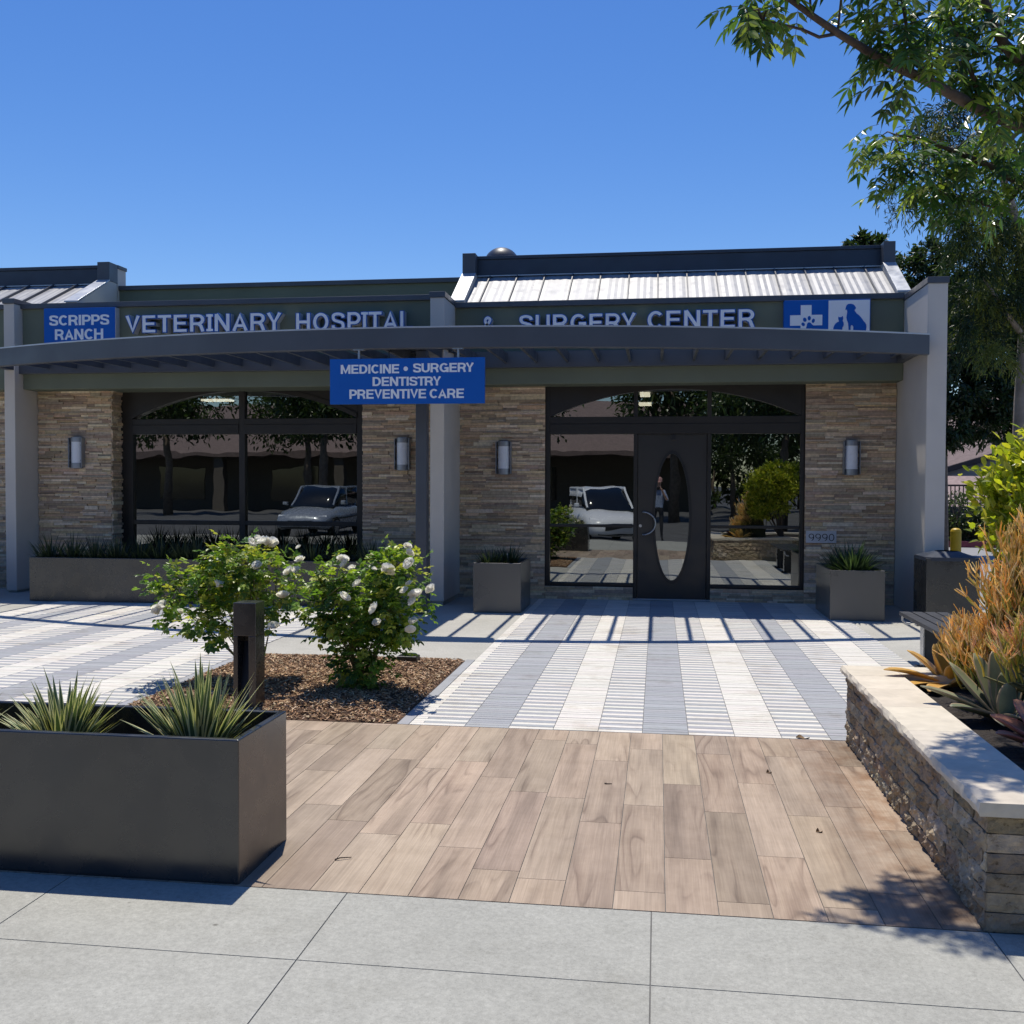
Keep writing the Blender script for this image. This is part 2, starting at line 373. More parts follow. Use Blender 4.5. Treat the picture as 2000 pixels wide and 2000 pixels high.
kinds = ['M','G','M','P','M','G','M','P','M','G','M','P','M']
pavers('striped_paving', edges, kinds, 6.772, 14.5, .09, [(-1.757,-1.674,6.772,9.36)])
le = [-3.95 - .3*k for k in range(15)][::-1]; lk = ['M','P','M','G']*4
pavers('striped_paving', le, [lk[(len(le)-2-j) % 4] for j in range(len(le)-1)], 6.772, 13.6, .09, [(-3.947,-3.85,6.772,9.27)])

# mulch bed
mb = MB(); nx, ny = 44, 52
bx0, bx1, by0, by1 = -3.848, -1.759, 6.774, 9.31
def mulch_h(x, y):
    e = min(x-bx0, bx1-x, y-by0, by1-y)
    return .006 + min(1, e/.25)*(.035 + .018*math.sin(x*5.1+1)*math.cos(y*4.3)) 
vs = [(bx0+(bx1-bx0)*i/nx, by0+(by1-by0)*j/ny, mulch_h(bx0+(bx1-bx0)*i/nx, by0+(by1-by0)*j/ny)) for j in range(ny+1) for i in range(nx+1)]
mb.add(vs, [(j*(nx+1)+i, j*(nx+1)+i+1, (j+1)*(nx+1)+i+1, (j+1)*(nx+1)+i) for j in range(ny) for i in range(nx)], 0, (.09,.05,.03))
chipc = [(.38,.23,.125),(.27,.16,.09),(.50,.335,.20),(.16,.09,.05),(.60,.45,.30),(.33,.195,.105)]
for _ in range(17000):
    x = rnd.uniform(bx0+.012, bx1-.012); y = rnd.uniform(by0+.012, by1-.012); z = mulch_h(x, y)
    l = rnd.uniform(.006, .022); wd = rnd.uniform(.003, .007); a = rnd.uniform(0, math.pi)
    d = Vector((math.cos(a), math.sin(a), rnd.uniform(-.45,.45))).normalized(); s_ = d.cross(Vector((rnd.uniform(-.5,.5), rnd.uniform(-.5,.5), 1))).normalized(); n_ = s_.cross(d)
    p = Vector((x, y, z + rnd.uniform(.002, .016))); t = wd*.35
    q = [p - d*l - s_*wd, p + d*l - s_*wd*.6, p + d*l*1.05 + s_*wd*.5, p - d*l + s_*wd]
    mb.add(q + [v + n_*t for v in q], [(4,5,6,7),(0,1,5,4),(1,2,6,5),(2,3,7,6),(3,0,4,7)], 0, jit(rnd.choice(chipc), .2))
o = obj('bark_mulch', mb, MT['mulch']); struct(o, 'stuff'); tag(o, 'brown bark mulch spread over the rose bed', 'mulch')

# ------------------------------------------------------------------ the clinic building
bld = thing('shop_building', 'single storey green stucco and ledger stone shop building with grey metal roofs', 'building', (-2.5, 14.55, 0))
STC = [(0.672, 0.497, 0.316), (0.571, 0.401, 0.259), (0.728, 0.576, 0.397), (0.47, 0.356, 0.259), (0.616, 0.486, 0.351), (0.47, 0.379, 0.282), (0.706, 0.531, 0.328), (0.414, 0.311, 0.224), (0.795, 0.661, 0.489), (0.582, 0.429, 0.299)]
def veneer(mb, u0, u1, z0, z1, put, depth=.042, rg=rnd, courses=(.026,.033,.038,.046,.056)):
    """ledger stone: courses of long thin stones, each its own block; put(u, d, z) -> world point"""
    z = z0
    while z < z1 - .004:
        h = rg.choice(courses); zt = min(z + h, z1)
        if z1 - zt < .015: zt = z1
        u = u0 - rg.uniform(0, .2)
        while u < u1:
            l = rg.uniform(.10, .48); a, b = max(u, u0), min(u + l, u1)
            if u1 - b < .03: b = u1
            if b - a > .01:
                parts = [(z, zt)]
                if zt - z > .042 and rg.random() < .68: m_ = z + (zt-z)*rg.uniform(.4,.6); parts = [(z, m_), (m_, zt)]
                for (za, zb) in parts:
                    d = rg.uniform(.004, depth); dd = [d + rg.uniform(-.004, .004) for _ in range(4)]; g = .0012
                    pts = [put(a+g, 0, za+g), put(b-g, 0, za+g), put(b-g, 0, zb-g), put(a+g, 0, zb-g), put(a+g, dd[0], za+g), put(b-g, dd[1], za+g), put(b-g, dd[2], zb-g), put(a+g, dd[3], zb-g)]
                    mb.add(pts, [(4,5,6,7),(0,1,5,4),(1,2,6,5),(2,3,7,6),(3,0,4,7)], 0, jit(rg.choice(STC), .16, rg))
            u = b if b == u1 else u + l
            if b >= u1: break
        z = zt
Y0 = 14.575
def front(u, d, z): return (u, Y0 - d, z)
def pier(x0, x1, z0=0, z1=3.035, side=None, back=15.0):
    mb = MB(); mb.box(x0+.003, x1-.003, Y0, back, z0, z1+.03, 0, (.12,.09,.065)); veneer(mb, x0, x1, z0, z1, front)
    if side: veneer(mb, Y0-.015, Y0+.32, z0, z1, lambda u, d, z: (x1 + d - .004, u, z))
    return obj('stone_pier', mb, MT['ledger_stone'], bld)
pier(-12.4, -9.62); pier(-9.42, -8.225, side=True); pier(-4.29, -1.60); pier(2.005, 3.2)
mb = MB(); mb.box(-1.6, -.345, Y0+.01, 14.9, 0, .18, 0, (.12,.09,.065)); veneer(mb, -1.6, -.345, 0, .185, front, .02); obj('stone_base', mb, MT['ledger_stone'], bld)
mb = MB(); mb.box(.73, 2.005, Y0+.01, 14.9, 0, .18, 0, (.12,.09,.065)); veneer(mb, .73, 2.005, 0, .185, front, .02)
obj('stone_base', mb, MT['ledger_stone'], bld)

# green stucco fascia band with caps
mb = MB()
mb.box(-9.43, -3.03, 14.2, 15.0, 3.03, 4.27); mb.box(-2.84, 3.205, 14.2, 15.0, 3.03, 4.13); mb.box(-13, -9.6, 14.2, 15.0, 3.03, 4.27)
mb.box(-3.03, -2.84, 14.58, 15.0, 3.03, 4.13)
obj('fascia_band', mb, MT['green'], bld, bevel=.012)
mb = MB(); mb.box(-9.43, -3.035, 14.15, 14.42, 4.225, 4.30); mb.box(-13, -9.61, 14.15, 14.42, 4.225, 4.30)
mb.box(-2.835, 3.197, 14.15, 14.42, 4.105, 4.18)
obj('band_coping', mb, MT['slate'], bld, bevel=.006)
# tapering fins / columns
def fin(x0, x1, yf, yb, zb, zt, base, capw=.012, name='stucco_column'):
    mb = MB(); mb.box(x0, x1, yf, yb, zb, zt)
    o = obj(name, mb, MT['stucco'], bld, bevel=.01)
    if base: 
        m2 = MB(); m2.box(x0+.02, x1-.02, yf+.025, yb-.02, 0, zb+.01); obj('column_base', m2, MT['walk'], o)
    m3 = MB(); m3.box(x0-capw, x1+capw, yf-capw-.004, yb, zt-.002, zt+.075); obj('column_cap', m3, MT['slate'], o, bevel=.006)
    return o
fin(-3.032, -2.838, 13.46, 14.6, .06, 4.13, True)
fin(-9.60, -9.43, 14.0, 14.6, .03, 4.28, True)
fin(3.207, 3.437, 13.0, 15.3, .0, 4.08, False)
# sloping zinc roofs with seams, ridge fascias, side parapets and end blocks
def raised_roof(x0, x1, zb_off, z_off, right_block, left_block):
    zb, zt = 4.165+zb_off, 4.80+z_off; ya, yb = 14.28, 15.40
    mb = MB(); n = int((x1-x0)/.045)
    prof = []
    for i in range(n+1):
        x = x0 + (x1-x0)*i/n; ph = ((x + 2.521) % .416)/.416
        h = 0
        for c in (.25, .5, .75):
            if abs(ph-c) < .07: h = .005
        prof.append((x, h))
    nn = Vector((0, -(zt-zb), (yb-ya))).normalized()
    vs = []
    for x, h in prof:
        for t in (0, 1): vs.append(Vector((x, ya+(yb-ya)*t, zb+(zt-zb)*t)) + nn*h)
    mb.add(vs, [(2*i, 2*i+2, 2*i+3, 2*i+1) for i in range(n)])
    o = obj('metal_roof', mb, MT['metal_roof'], bld)
    k0 = math.ceil((x0 + 2.521)/.416); x = -2.521 + .416*k0
    while x < x1 - .05:
        a = Vector((x, ya, zb)); b = Vector((x, yb, zt)); m2 = MB(); m2.prism([a+Vector((-.008,0,0))-nn*.01, a+Vector((.008,0,0))-nn*.01, a+Vector((.008,0,0))+nn*.036, a+Vector((-.008,0,0))+nn*.036], b-a); x += .416
        obj('standing_seam', m2, MT['slate'], o)  # dark slate colour paints the shade line along each seam
    m3 = MB(); m3.box(x0, x1, 15.30, 15.8, 4.775+z_off, 5.015+z_off); m3.box(x0, x1, 15.28, 15.82, 5.016+z_off, 5.065+z_off)
    m3.box(x0, x1, 15.42, 15.78, 4.2, 4.774+z_off)
    f = obj('ridge_fascia', m3, MT['slate_dark'], bld, bevel=.005)
    m4 = MB(); m4.box(x0, x1, 15.27, 15.298, 4.758+z_off, 4.773+z_off); obj('flashing', m4, MT['zinc_cap'], f)
    for bx in (left_block, right_block):
        if bx is None: continue
        a0, a1 = bx
        m5 = MB(); lift = .075
        m5.prism([(a0, 14.205, zb-.06), (a0, 14.205, zb+.03), (a0, 15.3, zt+lift-.01), (a0, 15.34, zt+lift), (a0, 15.34, zb-.1)], (a1-a0, 0, 0))
        pr = obj('side_parapet', m5, MT['stucco'], bld, bevel=.004)
        m6 = MB(); m6.prism([(a0-.012, 14.19, zb+.031), (a1+.012, 14.19, zb+.031), (a1+.012, 14.19, zb+.055), (a0-.012, 14.19, zb+.055)], (0, .92, (zt+lift-zb-.03)*.92/1.11)); obj('parapet_cap', m6, MT['zinc_cap'], pr, bevel=.003)
        m7 = MB(); m7.box(a0-.006, a1+.006, 15.10, 15.36, 4.775+z_off, 5.075+z_off); obj('end_block', m7, MT['slate'], bld, bevel=.006)
        m8 = MB(); m8.box(a0+.002, a1-.002, 15.364, 15.62, 4.2, 5.02+z_off); ew = obj('end_wall', m8, [MT['stucco']], bld)
        m9 = MB(); m9.box(a0-.012, a1+.012, 15.362, 15.64, 5.022+z_off, 5.077+z_off); obj('wall_coping', m9, MT['slate'], ew, bevel=.004)
raised_roof(-2.715, 3.12, 0.0, 0.0, (3.125, 3.275), (-2.905, -2.72))
raised_roof(-13.0, -8.745, .12, .03, (-8.74, -8.55), None)
mb = MB(); mb.box(-8.548, -2.91, 15.42, 15.9, 4.1, 4.71)
pb = obj('rear_parapet', mb, MT['green'], bld)
mb = MB(); mb.box(-8.548, -2.91, 15.38, 15.94, 4.71, 4.78); obj('parapet_coping', mb, MT['slate'], pb, bevel=.005)
mb = MB(); mb.box(-13, 3.22, 15.95, 23.7, 3.4, 3.5); mb.box(-13, 3.42, 23.75, 24, 0, 4.0); mb.box(3.25, 3.40, 15.32, 23.7, 0, 4.0)
obj('rear_roof', mb, MT['green'], bld)
# roof vent dome
mb = MB(); c = at(980, 505, 16.6); prof = [(.0, .0)]
mb.lathe(c.x, 16.6, [(.30, 4.7)] + [(.285*math.cos(R(a)), c.z - .085 + .26*math.sin(R(a))) for a in range(0, 91, 10)], 36)
o = obj('roof_vent', mb, MT['slate_dark'], base=(c.x, 16.6, 4.7), smooth=True); tag(o, 'round dark dome vent rising behind the roof ridge', 'roof vent')

# interior
mb = MB()
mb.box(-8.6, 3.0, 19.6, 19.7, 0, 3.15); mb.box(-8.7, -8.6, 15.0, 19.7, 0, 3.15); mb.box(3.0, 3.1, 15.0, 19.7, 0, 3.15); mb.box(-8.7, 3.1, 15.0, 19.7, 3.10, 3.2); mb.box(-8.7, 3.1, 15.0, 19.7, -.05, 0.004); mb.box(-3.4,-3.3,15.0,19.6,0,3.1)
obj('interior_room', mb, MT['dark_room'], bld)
for (px, py, Y, wx, wy) in ((425, 770, 17.0, .5, .25), (1260, 784, 16.6, .16, .6), (1260, 799, 18.6, .22, .5)):
    p = at(px, py, Y); m2 = MB(); m2.box(p.x-wx/2, p.x+wx/2, Y-wy/2, Y+wy/2, 3.065, 3.095); obj('ceiling_light', m2, MT['tube_light'], bld)

# ---- windows and doors
def arch_z(x, cx, half, z0, rise):
    rad = (half*half + rise*rise)/(2*rise); return z0 + rise - rad + math.sqrt(max(0, rad*rad - (x-cx)**2))
YD = 14.60      # face of the door unit frame
fr = MB()
fr.box(-1.597, -1.535, YD, YD+.12, .19, 3.03); fr.box(1.95, 2.002, YD, YD+.12, .19, 3.03)             # jambs
fr.box(-.345, -.29, YD, YD+.12, .0, 3.0); fr.box(.68, .735, YD, YD+.12, .0, 3.0)                        # door posts
for (a, b) in ((-1.535, -.345), (.735, 1.95)):
    fr.box(a, b, YD+.003, YD+.12, .19, .235); fr.box(a, b, YD+.003, YD+.12, 1.03, 1.07)
fr.box(-1.535, 1.95, YD-.012, YD+.12, 2.355, 2.50); fr.box(-1.535, 1.95, YD-.002, YD+.12, 2.50, 2.60)
df = obj('entrance_frame', fr, MT['bronze'], bld, bevel=.005)
# spandrel above the arch
sp = MB(); top = 3.06; n = 40; xa, xb = -1.535, 1.95; cx, half = (xa+xb)/2, (xb-xa)/2
arc = [(xa + (xb-xa)*i/n) for i in range(n+1)]
for i in range(n):
    p, q = arc[i], arc[i+1]; zp, zq = arch_z(p, cx, half, 2.6, .385), arch_z(q, cx, half, 2.6, .385)
    sp.prism([(p, YD-.006, zp), (q, YD-.006, zq), (q, YD-.006, top), (p, YD-.006, top)], (0, .1, 0))
obj('arch_panel', sp, MT['bronze'], df)
def pane(parent, x0, x1, z0, z1, y):
    m = MB(); m.add([(x0,y,z0),(x1,y,z0),(x1,y,z1),(x0,y,z1)], [(0,1,2,3)]); return obj('pane', m, MT['glass'], parent)
def arc_pane(parent, x0, x1, z0, cx, half, rise, y, n=14):
    pts = [(x0,y,z0),(x1,y,z0)] + [(x1+(x0-x1)*i/n, y, arch_z(x1+(x0-x1)*i/n, cx, half, z0, rise)) for i in range(n+1)]
    m = MB(); m.add(pts, [tuple(range(len(pts)))]); return obj('pane', m, MT['glass'], parent)
GY = YD + .055
for (a, b) in ((-1.535, -.345), (.735, 1.95)):
    pane(df, a, b, .235, 1.03, GY); pane(df, a, b, 1.07, 2.355, GY)
    arc_pane(df, a, b, 2.6, cx, half, .385, GY)
arc_pane(df, -.29, .68, 2.6, cx, half, .385, GY)
# door leaf with oval light
def oval(cx, cz, a, b, n=48): return [(cx + a*math.cos(2*math.pi*i/n), cz + b*math.sin(2*math.pi*i/n)) for i in range(n)]
dl = MB(); dx0, dx1, dz0, dz1 = -.283, .673, .012, 2.35; ocx, ocz = .197, 1.18; oa, ob = .245, .905
ts = sorted([2*math.pi*i/56 for i in range(56)] + [math.atan2((z-ocz)/ob, (x-ocx)/oa) % (2*math.pi) for x in (dx0, dx1) for z in (dz0, dz1)])
def to_rect(px, pz):
    dx, dz = px-ocx, pz-ocz
    t = min(((dx1 if dx > 0 else dx0)-ocx)/dx if abs(dx) > 1e-6 else 1e9, ((dz1 if dz > 0 else dz0)-ocz)/dz if abs(dz) > 1e-6 else 1e9); return (ocx+dx*t, ocz+dz*t)
yd = YD + .02; n = len(ts)
inn = [(ocx+oa*math.cos(t), ocz+ob*math.sin(t)) for t in ts]; out = [to_rect(*p) for p in inn]
vs = [(x, yd, z) for x, z in inn] + [(x, yd, z) for x, z in out] + [(x, yd+.045, z) for x, z in inn] + [(x, yd+.045, z) for x, z in out]
dl.add(vs, [f for i in range(n) for f in ((i, (i+1) % n, n+(i+1) % n, n+i), (2*n+i, 3*n+i, 3*n+(i+1) % n, 2*n+(i+1) % n), (i, 2*n+i, 2*n+(i+1) % n, (i+1) % n), (n+i, n+(i+1) % n, 3*n+(i+1) % n, 3*n+i))])
door = obj('door', dl, MT['door_paint'], bld)
ring = MB(); oo = oval(ocx, ocz, .275, .94, 64); oi = oval(ocx, ocz, .238, .895, 64)
vv = [(x, yd-.018, z) for x, z in oo] + [(x, yd-.018, z) for x, z in oi] + [(x, yd+.002, z) for x, z in oo] + [(x, yd+.03, z) for x, z in oi]
k = 64; ring.add(vv, [f for i in range(k) for f in ((i, (i+1) % k, k+(i+1) % k, k+i), (2*k+i, 2*k+(i+1) % k, (i+1) % k, i), (k+i, k+(i+1) % k, 3*k+(i+1) % k, 3*k+i))])
obj('oval_trim', ring, MT['black'], door)
m = MB(); m.add([(x, yd+.012, z) for x, z in oval(ocx, ocz, .25, .91, 64)], [tuple(range(64))]); obj('pane', m, MT['glass'], door)
m = MB(); hc = (-.205, 1.09)
m.tube([(hc[0] + .165*math.sin(R(a))*1.05, yd-.055, hc[1] + .16*math.cos(R(a))) for a in range(0, 181, 10)], .011, 10)
m.tube([(hc[0], yd-.055, hc[1]+.16), (hc[0], yd, hc[1]+.16)], .012, 10); m.tube([(hc[0], yd-.055, hc[1]-.16), (hc[0], yd, hc[1]-.16)], .012, 10)
obj('handle', m, MT['steel'], door, smooth=True)
m = MB(); m.tube([(-.245, yd-.012, 1.055), (-.245, yd, 1.055)], .022, 16); obj('lock', m, MT['steel'], door)
m = MB(); m.box(.185, .235, yd-.03, yd, 2.27, 2.34); obj('door_stop', m, MT['black'], door)
m = MB(); m.box(-.345, .735, YD-.03, YD+.12, .0065, .022); obj('threshold', m, MT['zinc_cap'], bld)
# left picture window, set back in the stone
YW = 14.84; fr = MB()
fr.box(-8.226, -8.03, YW, YW+.12, .45, 3.05); fr.box(-4.46, -4.285, YW, YW+.12, .45, 3.05); fr.box(-6.31, -6.215, YW, YW+.12, .45, 3.05)
for (a, b) in ((-8.03, -6.31), (-6.215, -4.46)):
    fr.box(a, b, YW+.003, YW+.12, .45, .56); fr.box(a, b, YW+.003, YW+.12, 1.0, 1.065)
    fr.box(a, b, YW-.012, YW+.12, 2.385, 2.53); fr.box(a, b, YW-.002, YW+.12, 2.53, 2.62)
wf = obj('window', fr, MT['bronze'], bld, bevel=.005)
sp = MB(); cx2, half2 = -6.245, 1.79; n = 44
for i in range(n):
    p = cx2-half2 + 2*half2*i/n; q = cx2-half2 + 2*half2*(i+1)/n
    sp.prism([(p, YW-.006, arch_z(p, cx2, half2, 2.62, .42)), (q, YW-.006, arch_z(q, cx2, half2, 2.62, .42)), (q, YW-.006, 3.1), (p, YW-.006, 3.1)], (0, .1, 0))
    zp, zq = arch_z(p, cx2, half2, 2.62, .42), arch_z(q, cx2, half2, 2.62, .42)
    sp.prism([(p, YW-.03, zp), (q, YW-.03, zq), (q, YW-.03, zq+.07), (p, YW-.03, zp+.07)], (0, .03, 0))
obj('arch_panel', sp, MT['bronze'], wf)
for (a, b) in ((-8.03, -6.31), (-6.215, -4.46)):
    pane(wf, a, b, .56, 1.0, YW+.055); pane(wf, a, b, 1.065, 2.385, YW+.055); arc_pane(wf, a, b, 2.62, cx2, half2, .42, YW+.055)
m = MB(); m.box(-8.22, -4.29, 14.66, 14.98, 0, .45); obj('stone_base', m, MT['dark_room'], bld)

# ------------------------------------------------------------------ curved pergola
perg = thing('pergola', 'slate grey pergola with a long bowed front beam and short rafters', 'pergola', (-2.93, 12.52, 0))
PC, PR = (-2.943, 26.943), 15.395
def arc_y(x, r=PR): return PC[1] - math.sqrt(r*r - (x-PC[0])**2)
mb = MB(); n = 72; xs_ = [-10.2 + 13.39*i/n for i in range(n+1)]
zb, zt = 3.2, 3.445
vs = []
for x in xs_:
    y = arc_y(x); vs += [(x, y, zb), (x, y, zt), (x, y+.10, zt), (x, y+.10, zb)]
fs = [(4*i+a, 4*i+(a+1) % 4, 4*i+4+(a+1) % 4, 4*i+4+a) for i in range(n) for a in range(4)]
fs = [tuple(reversed(f)) for f in fs]
mb.add(vs, fs + [(0,1,2,3), (4*n+3,4*n+2,4*n+1,4*n)])
fb = obj('front_beam', mb, MT['slate'], perg, bevel=.008)
mb = MB(); vs = []
for x in xs_:
    y = arc_y(x); vs += [(x, y-.006, zt-.012), (x, y-.006, zt+.006), (x, y+.03, zt+.006), (x, y+.03, zt+.001)]
mb.add(vs, fs); obj('drip_edge', mb, MT['zinc_cap'], fb)
mb = MB(); mb.box(-9.43, 3.2, 14.10, 14.19, 3.255, 3.48); obj('ledger_board', mb, MT['slate'], perg, bevel=.005)
mb = MB(); mb.box(3.10, 3.2, arc_y(3.15)+.12, 14.10, 3.26, 3.42); obj('side_beam', mb, MT['slate'], perg, bevel=.005)
mb = MB(); mb.box(-9.56, -9.44, arc_y(-9.5)+.12, 14.0, 3.3, 3.42); obj('side_beam', mb, MT['slate'], perg, bevel=.005)
x = -8.95
while x < 3.1:
    mb = MB(); ya = arc_y(x)+.09
    mb.prism([(x-.019, ya, 3.3), (x+.019, ya, 3.3), (x+.019, ya, 3.43), (x-.019, ya, 3.43)], (0, 14.10-ya, .02)); obj('rafter', mb, MT['slate'], perg); x += .428
mb = MB(); mb.box(-3.62, -2.80, arc_y(-2.9)+.12, 14.09, 3.452, 3.47)
for i in range(7): mb.box(-3.62, -2.80, arc_y(-2.9)+.2+.33*i, arc_y(-2.9)+.24+.33*i, 3.43, 3.45)
obj('cover_panel', mb, MT['slate_dark'], perg)
mb = MB(); mb.box(-3.0, -2.86, 12.5, 12.64, .012, 3.30); obj('post', mb, MT['slate'], perg, bevel=.008)
mb = MB(); mb.box(-3.0, -2.86, arc_y(-2.9)+.1, 14.1, 3.31, 3.44); obj('carrier_beam', mb, MT['slate'], perg, bevel=.005)

# ------------------------------------------------------------------ lettering
def _arc(cx, cy, rx, ry, a0, a1, n=14): return [(cx + rx*math.cos(R(a0+(a1-a0)*i/n)), cy + ry*math.sin(R(a0+(a1-a0)*i/n))) for i in range(n+1)]
def _spline(p, k=5):
    out = []
    for i in range(len(p)-1):
        p0, p1, p2, p3 = p[max(0, i-1)], p[i], p[i+1], p[min(len(p)-1, i+2)]
        for j in range(k):
            t = j/k; out.append(tuple(.5*(2*b + (c-a)*t + (2*a-5*b+4*c-d)*t*t + (3*b-a-3*c+d)*t**3) for a, b, c, d in zip(p0, p1, p2, p3)))
    return out + [p[-1]]
def strokes(ch, h):
    """plain grotesque capitals on a cap height of 1: centre lines for a pen of half width h; returns (width, [(points, closed)])"""
    Wd = dict(A=.74,C=.72,D=.70,E=.62,G=.76,H=.70,I=2*h,L=.58,M=.84,N=.70,O=.77,P=.65,R=.69,S=.65,T=.64,U=.69,V=.70,Y=.70)
    Wd.update({'&': .74, '9': .62, '0': .62}); w = Wd[ch]; L, Q, B, T = h, w-h, h, 1-h; m = w/2; o = []
    def s(*p, closed=False): o.append((list(p), closed))
    if ch == 'A': s((h*1.05, 0), (m, 1.0-h*1.45), (w-h*1.05, 0)); s((w*.22, .30), (w*.78, .30))
    elif ch == 'C': s(*_arc(m, .5, m-h, .5-h, 42, 318, 26))
    elif ch == 'D': s((L, 0), (L, 1)); s((L, T), (w*.45, T), *_arc(w*.45, .5, Q-w*.45, .5-h, 90, -90, 18)[1:], (L, B))
    elif ch == 'E': s((L, 0), (L, 1)); s((L, T), (w, T)); s((L, .51), (w*.93, .51)); s((L, B), (w, B))
    elif ch == 'G': s(*_arc(m, .5, m-h, .5-h, 42, 330, 26)); s((Q, 0), (Q, .50-h)); s((w, .46), (w*.54, .46))
    elif ch == 'H': s((L, 0), (L, 1)); s((Q, 0), (Q, 1)); s((L, .52), (Q, .52))
    elif ch == 'I': s((L, 0), (L, 1))
    elif ch == 'L': s((L, 0), (L, 1)); s((L, B), (w, B))
    elif ch == 'M': s((L, 0), (L, 1)); s((Q, 0), (Q, 1)); s((L*1.05, 1), (m, h*1.45), (w-L*1.05, 1))
    elif ch == 'N': s((L, 0), (L, 1)); s((Q, 0), (Q, 1)); s((L*1.05, 1), (w-L*1.05, 0))
    elif ch == 'O': s(*_arc(m, .5, m-h, .5-h, 0, 350, 35), closed=True)
    elif ch == 'P': s((L, 0), (L, 1)); s((L, T), (w*.55, T), *_arc(w*.55, (T+.42)/2, Q-w*.55, (T-.42)/2, 90, -90, 12)[1:], (L, .42))
    elif ch == 'R': s((L, 0), (L, 1)); s((L, T), (w*.55, T), *_arc(w*.55, (T+.46)/2, Q-w*.57, (T-.46)/2, 90, -90, 12)[1:], (L, .46)); s((w*.52, .46), (w*.74, .34), (w-h*1.0, 0))
    elif ch == 'S': s(*_spline([(Q-.005,.715),(w*.83,.85),(m,T),(w*.17,.87),(L,.72),(w*.22,.58),(m,.51),(w*.80,.43),(Q,.27),(w*.82,.13),(m,B),(w*.16,.14),(L,.30)]))
    elif ch == 'T': s((m, 0), (m, 1)); s((0, T), (w, T))
    elif ch == 'U': s((L, 1), (L, .36), *_arc(m, .36, m-h, .36-h, 180, 360, 16)[1:-1], (Q, .36), (Q, 1))
    elif ch == 'V': s((h*1.05, 1), (m, h*1.45), (w-h*1.05, 1))
    elif ch == 'Y': s((h*1.05, 1), (m, .42), (w-h*1.05, 1)); s((m, .48), (m, 0))
    elif ch == '&': s(*_spline([(w-h*.5,0),(.32*w,.60),(.24*w,.82),(.42*w,T),(.60*w,.82),(.46*w,.63),(.16*w,.42),(L,.24),(.32*w,B),(.62*w,.16),(.88*w,.48)]))
    elif ch == '9': s(*_arc(m, .67, m-h, .33-h, 0, 350, 30), closed=True); s(*_arc(m-.05, .55, Q-m+.05, .55-h, 12, -78, 12))
    elif ch == '0': s(*_arc(m, .5, m-h, .5-h, 0, 350, 34), closed=True)
    return w, o
def ribbon(p, h, closed):
    n = len(p); Lp = []; Rp = []
    for i in range(n):
        a = p[i-1] if (closed or i > 0) else None; b = p[(i+1) % n] if (closed or i < n-1) else None; c = p[i]
        def dirn(u, v): l = math.hypot(v[0]-u[0], v[1]-u[1]) or 1e-9; return ((v[0]-u[0])/l, (v[1]-u[1])/l)
        d0 = dirn(a, c) if a else None; d1 = dirn(c, b) if b else None; d0 = d0 or d1; d1 = d1 or d0
        nx, ny = -(d0[1]+d1[1]), d0[0]+d1[0]; l = math.hypot(nx, ny) or 1e-9; nx, ny = nx/l, ny/l
        k = h/max(.62, nx*-d0[1] + ny*d0[0]); Lp.append((c[0]+nx*k, c[1]+ny*k)); Rp.append((c[0]-nx*k, c[1]-ny*k))
    return Lp, Rp
def put_glyph(mb, ch, x, z, sx, sz, y0, y1, h, mi=0, grow=0.0):
    """pen-drawn glyph between the planes y0 (front) and y1; grow fattens the outline"""
    w, st = strokes(ch, h)
    for k, (p, closed) in enumerate(st):
        if not closed and grow:
            def ext(a, b): l = math.hypot(a[0]-b[0], a[1]-b[1]) or 1e-9; return (a[0] + (a[0]-b[0])/l*grow, a[1] + (a[1]-b[1])/l*grow)
            p = [ext(p[0], p[1])] + p[1:-1] + [ext(p[-1], p[-2])]
        A, Bp = ribbon(p, h + grow, closed); n = len(p); e = .00025*k
        vs = [(x+q[0]*sx, y0-e, z+q[1]*sz) for q in A] + [(x+q[0]*sx, y0-e, z+q[1]*sz) for q in Bp] + [(x+q[0]*sx, y1, z+q[1]*sz) for q in A] + [(x+q[0]*sx, y1, z+q[1]*sz) for q in Bp]; fs = []
        for i in range(n if closed else n-1):
            j = (i+1) % n; fs += [(i, n+i, n+j, j), (i, j, 2*n+j, 2*n+i), (n+i, 3*n+i, 3*n+j, n+j)]
        if not closed: fs += [(0, 2*n, 3*n, n), (n-1, 2*n-1, 4*n-1, 3*n-1)]
        mb.add(vs, fs, mi)
def layout(text, h, gap=.085, space=.30):
    x = 0; res = []
    for i, ch in enumerate(text):
        if ch == ' ': x += space; continue
        w, _ = strokes(ch, h); res.append((ch, x)); nxt = text[i+1] if i+1 < len(text) else ''
        k = -.10 if (ch + nxt) in ('AV','VA','TA','AT','AY','RY','RT','TR','YA') else (-.04 if ch in 'TYVAP' or nxt in 'TYVA' else 0)
        x += w + gap + k - (.055 if ch == 'C' else .02 if ch in 'LS' else 0)
    return res, x - gap
def text_mesh(mb, text, x0, x1, z0, z1, y, h=.092, depth=.003, mi=0, gap=.085, space=.3):
    lay, wd = layout(text, h, gap, space); sx = (x1-x0)/wd
    for ch, ox in lay: put_glyph(mb, ch, x0 + ox*sx, z0, sx, z1-z0, y, y+depth, h, mi)

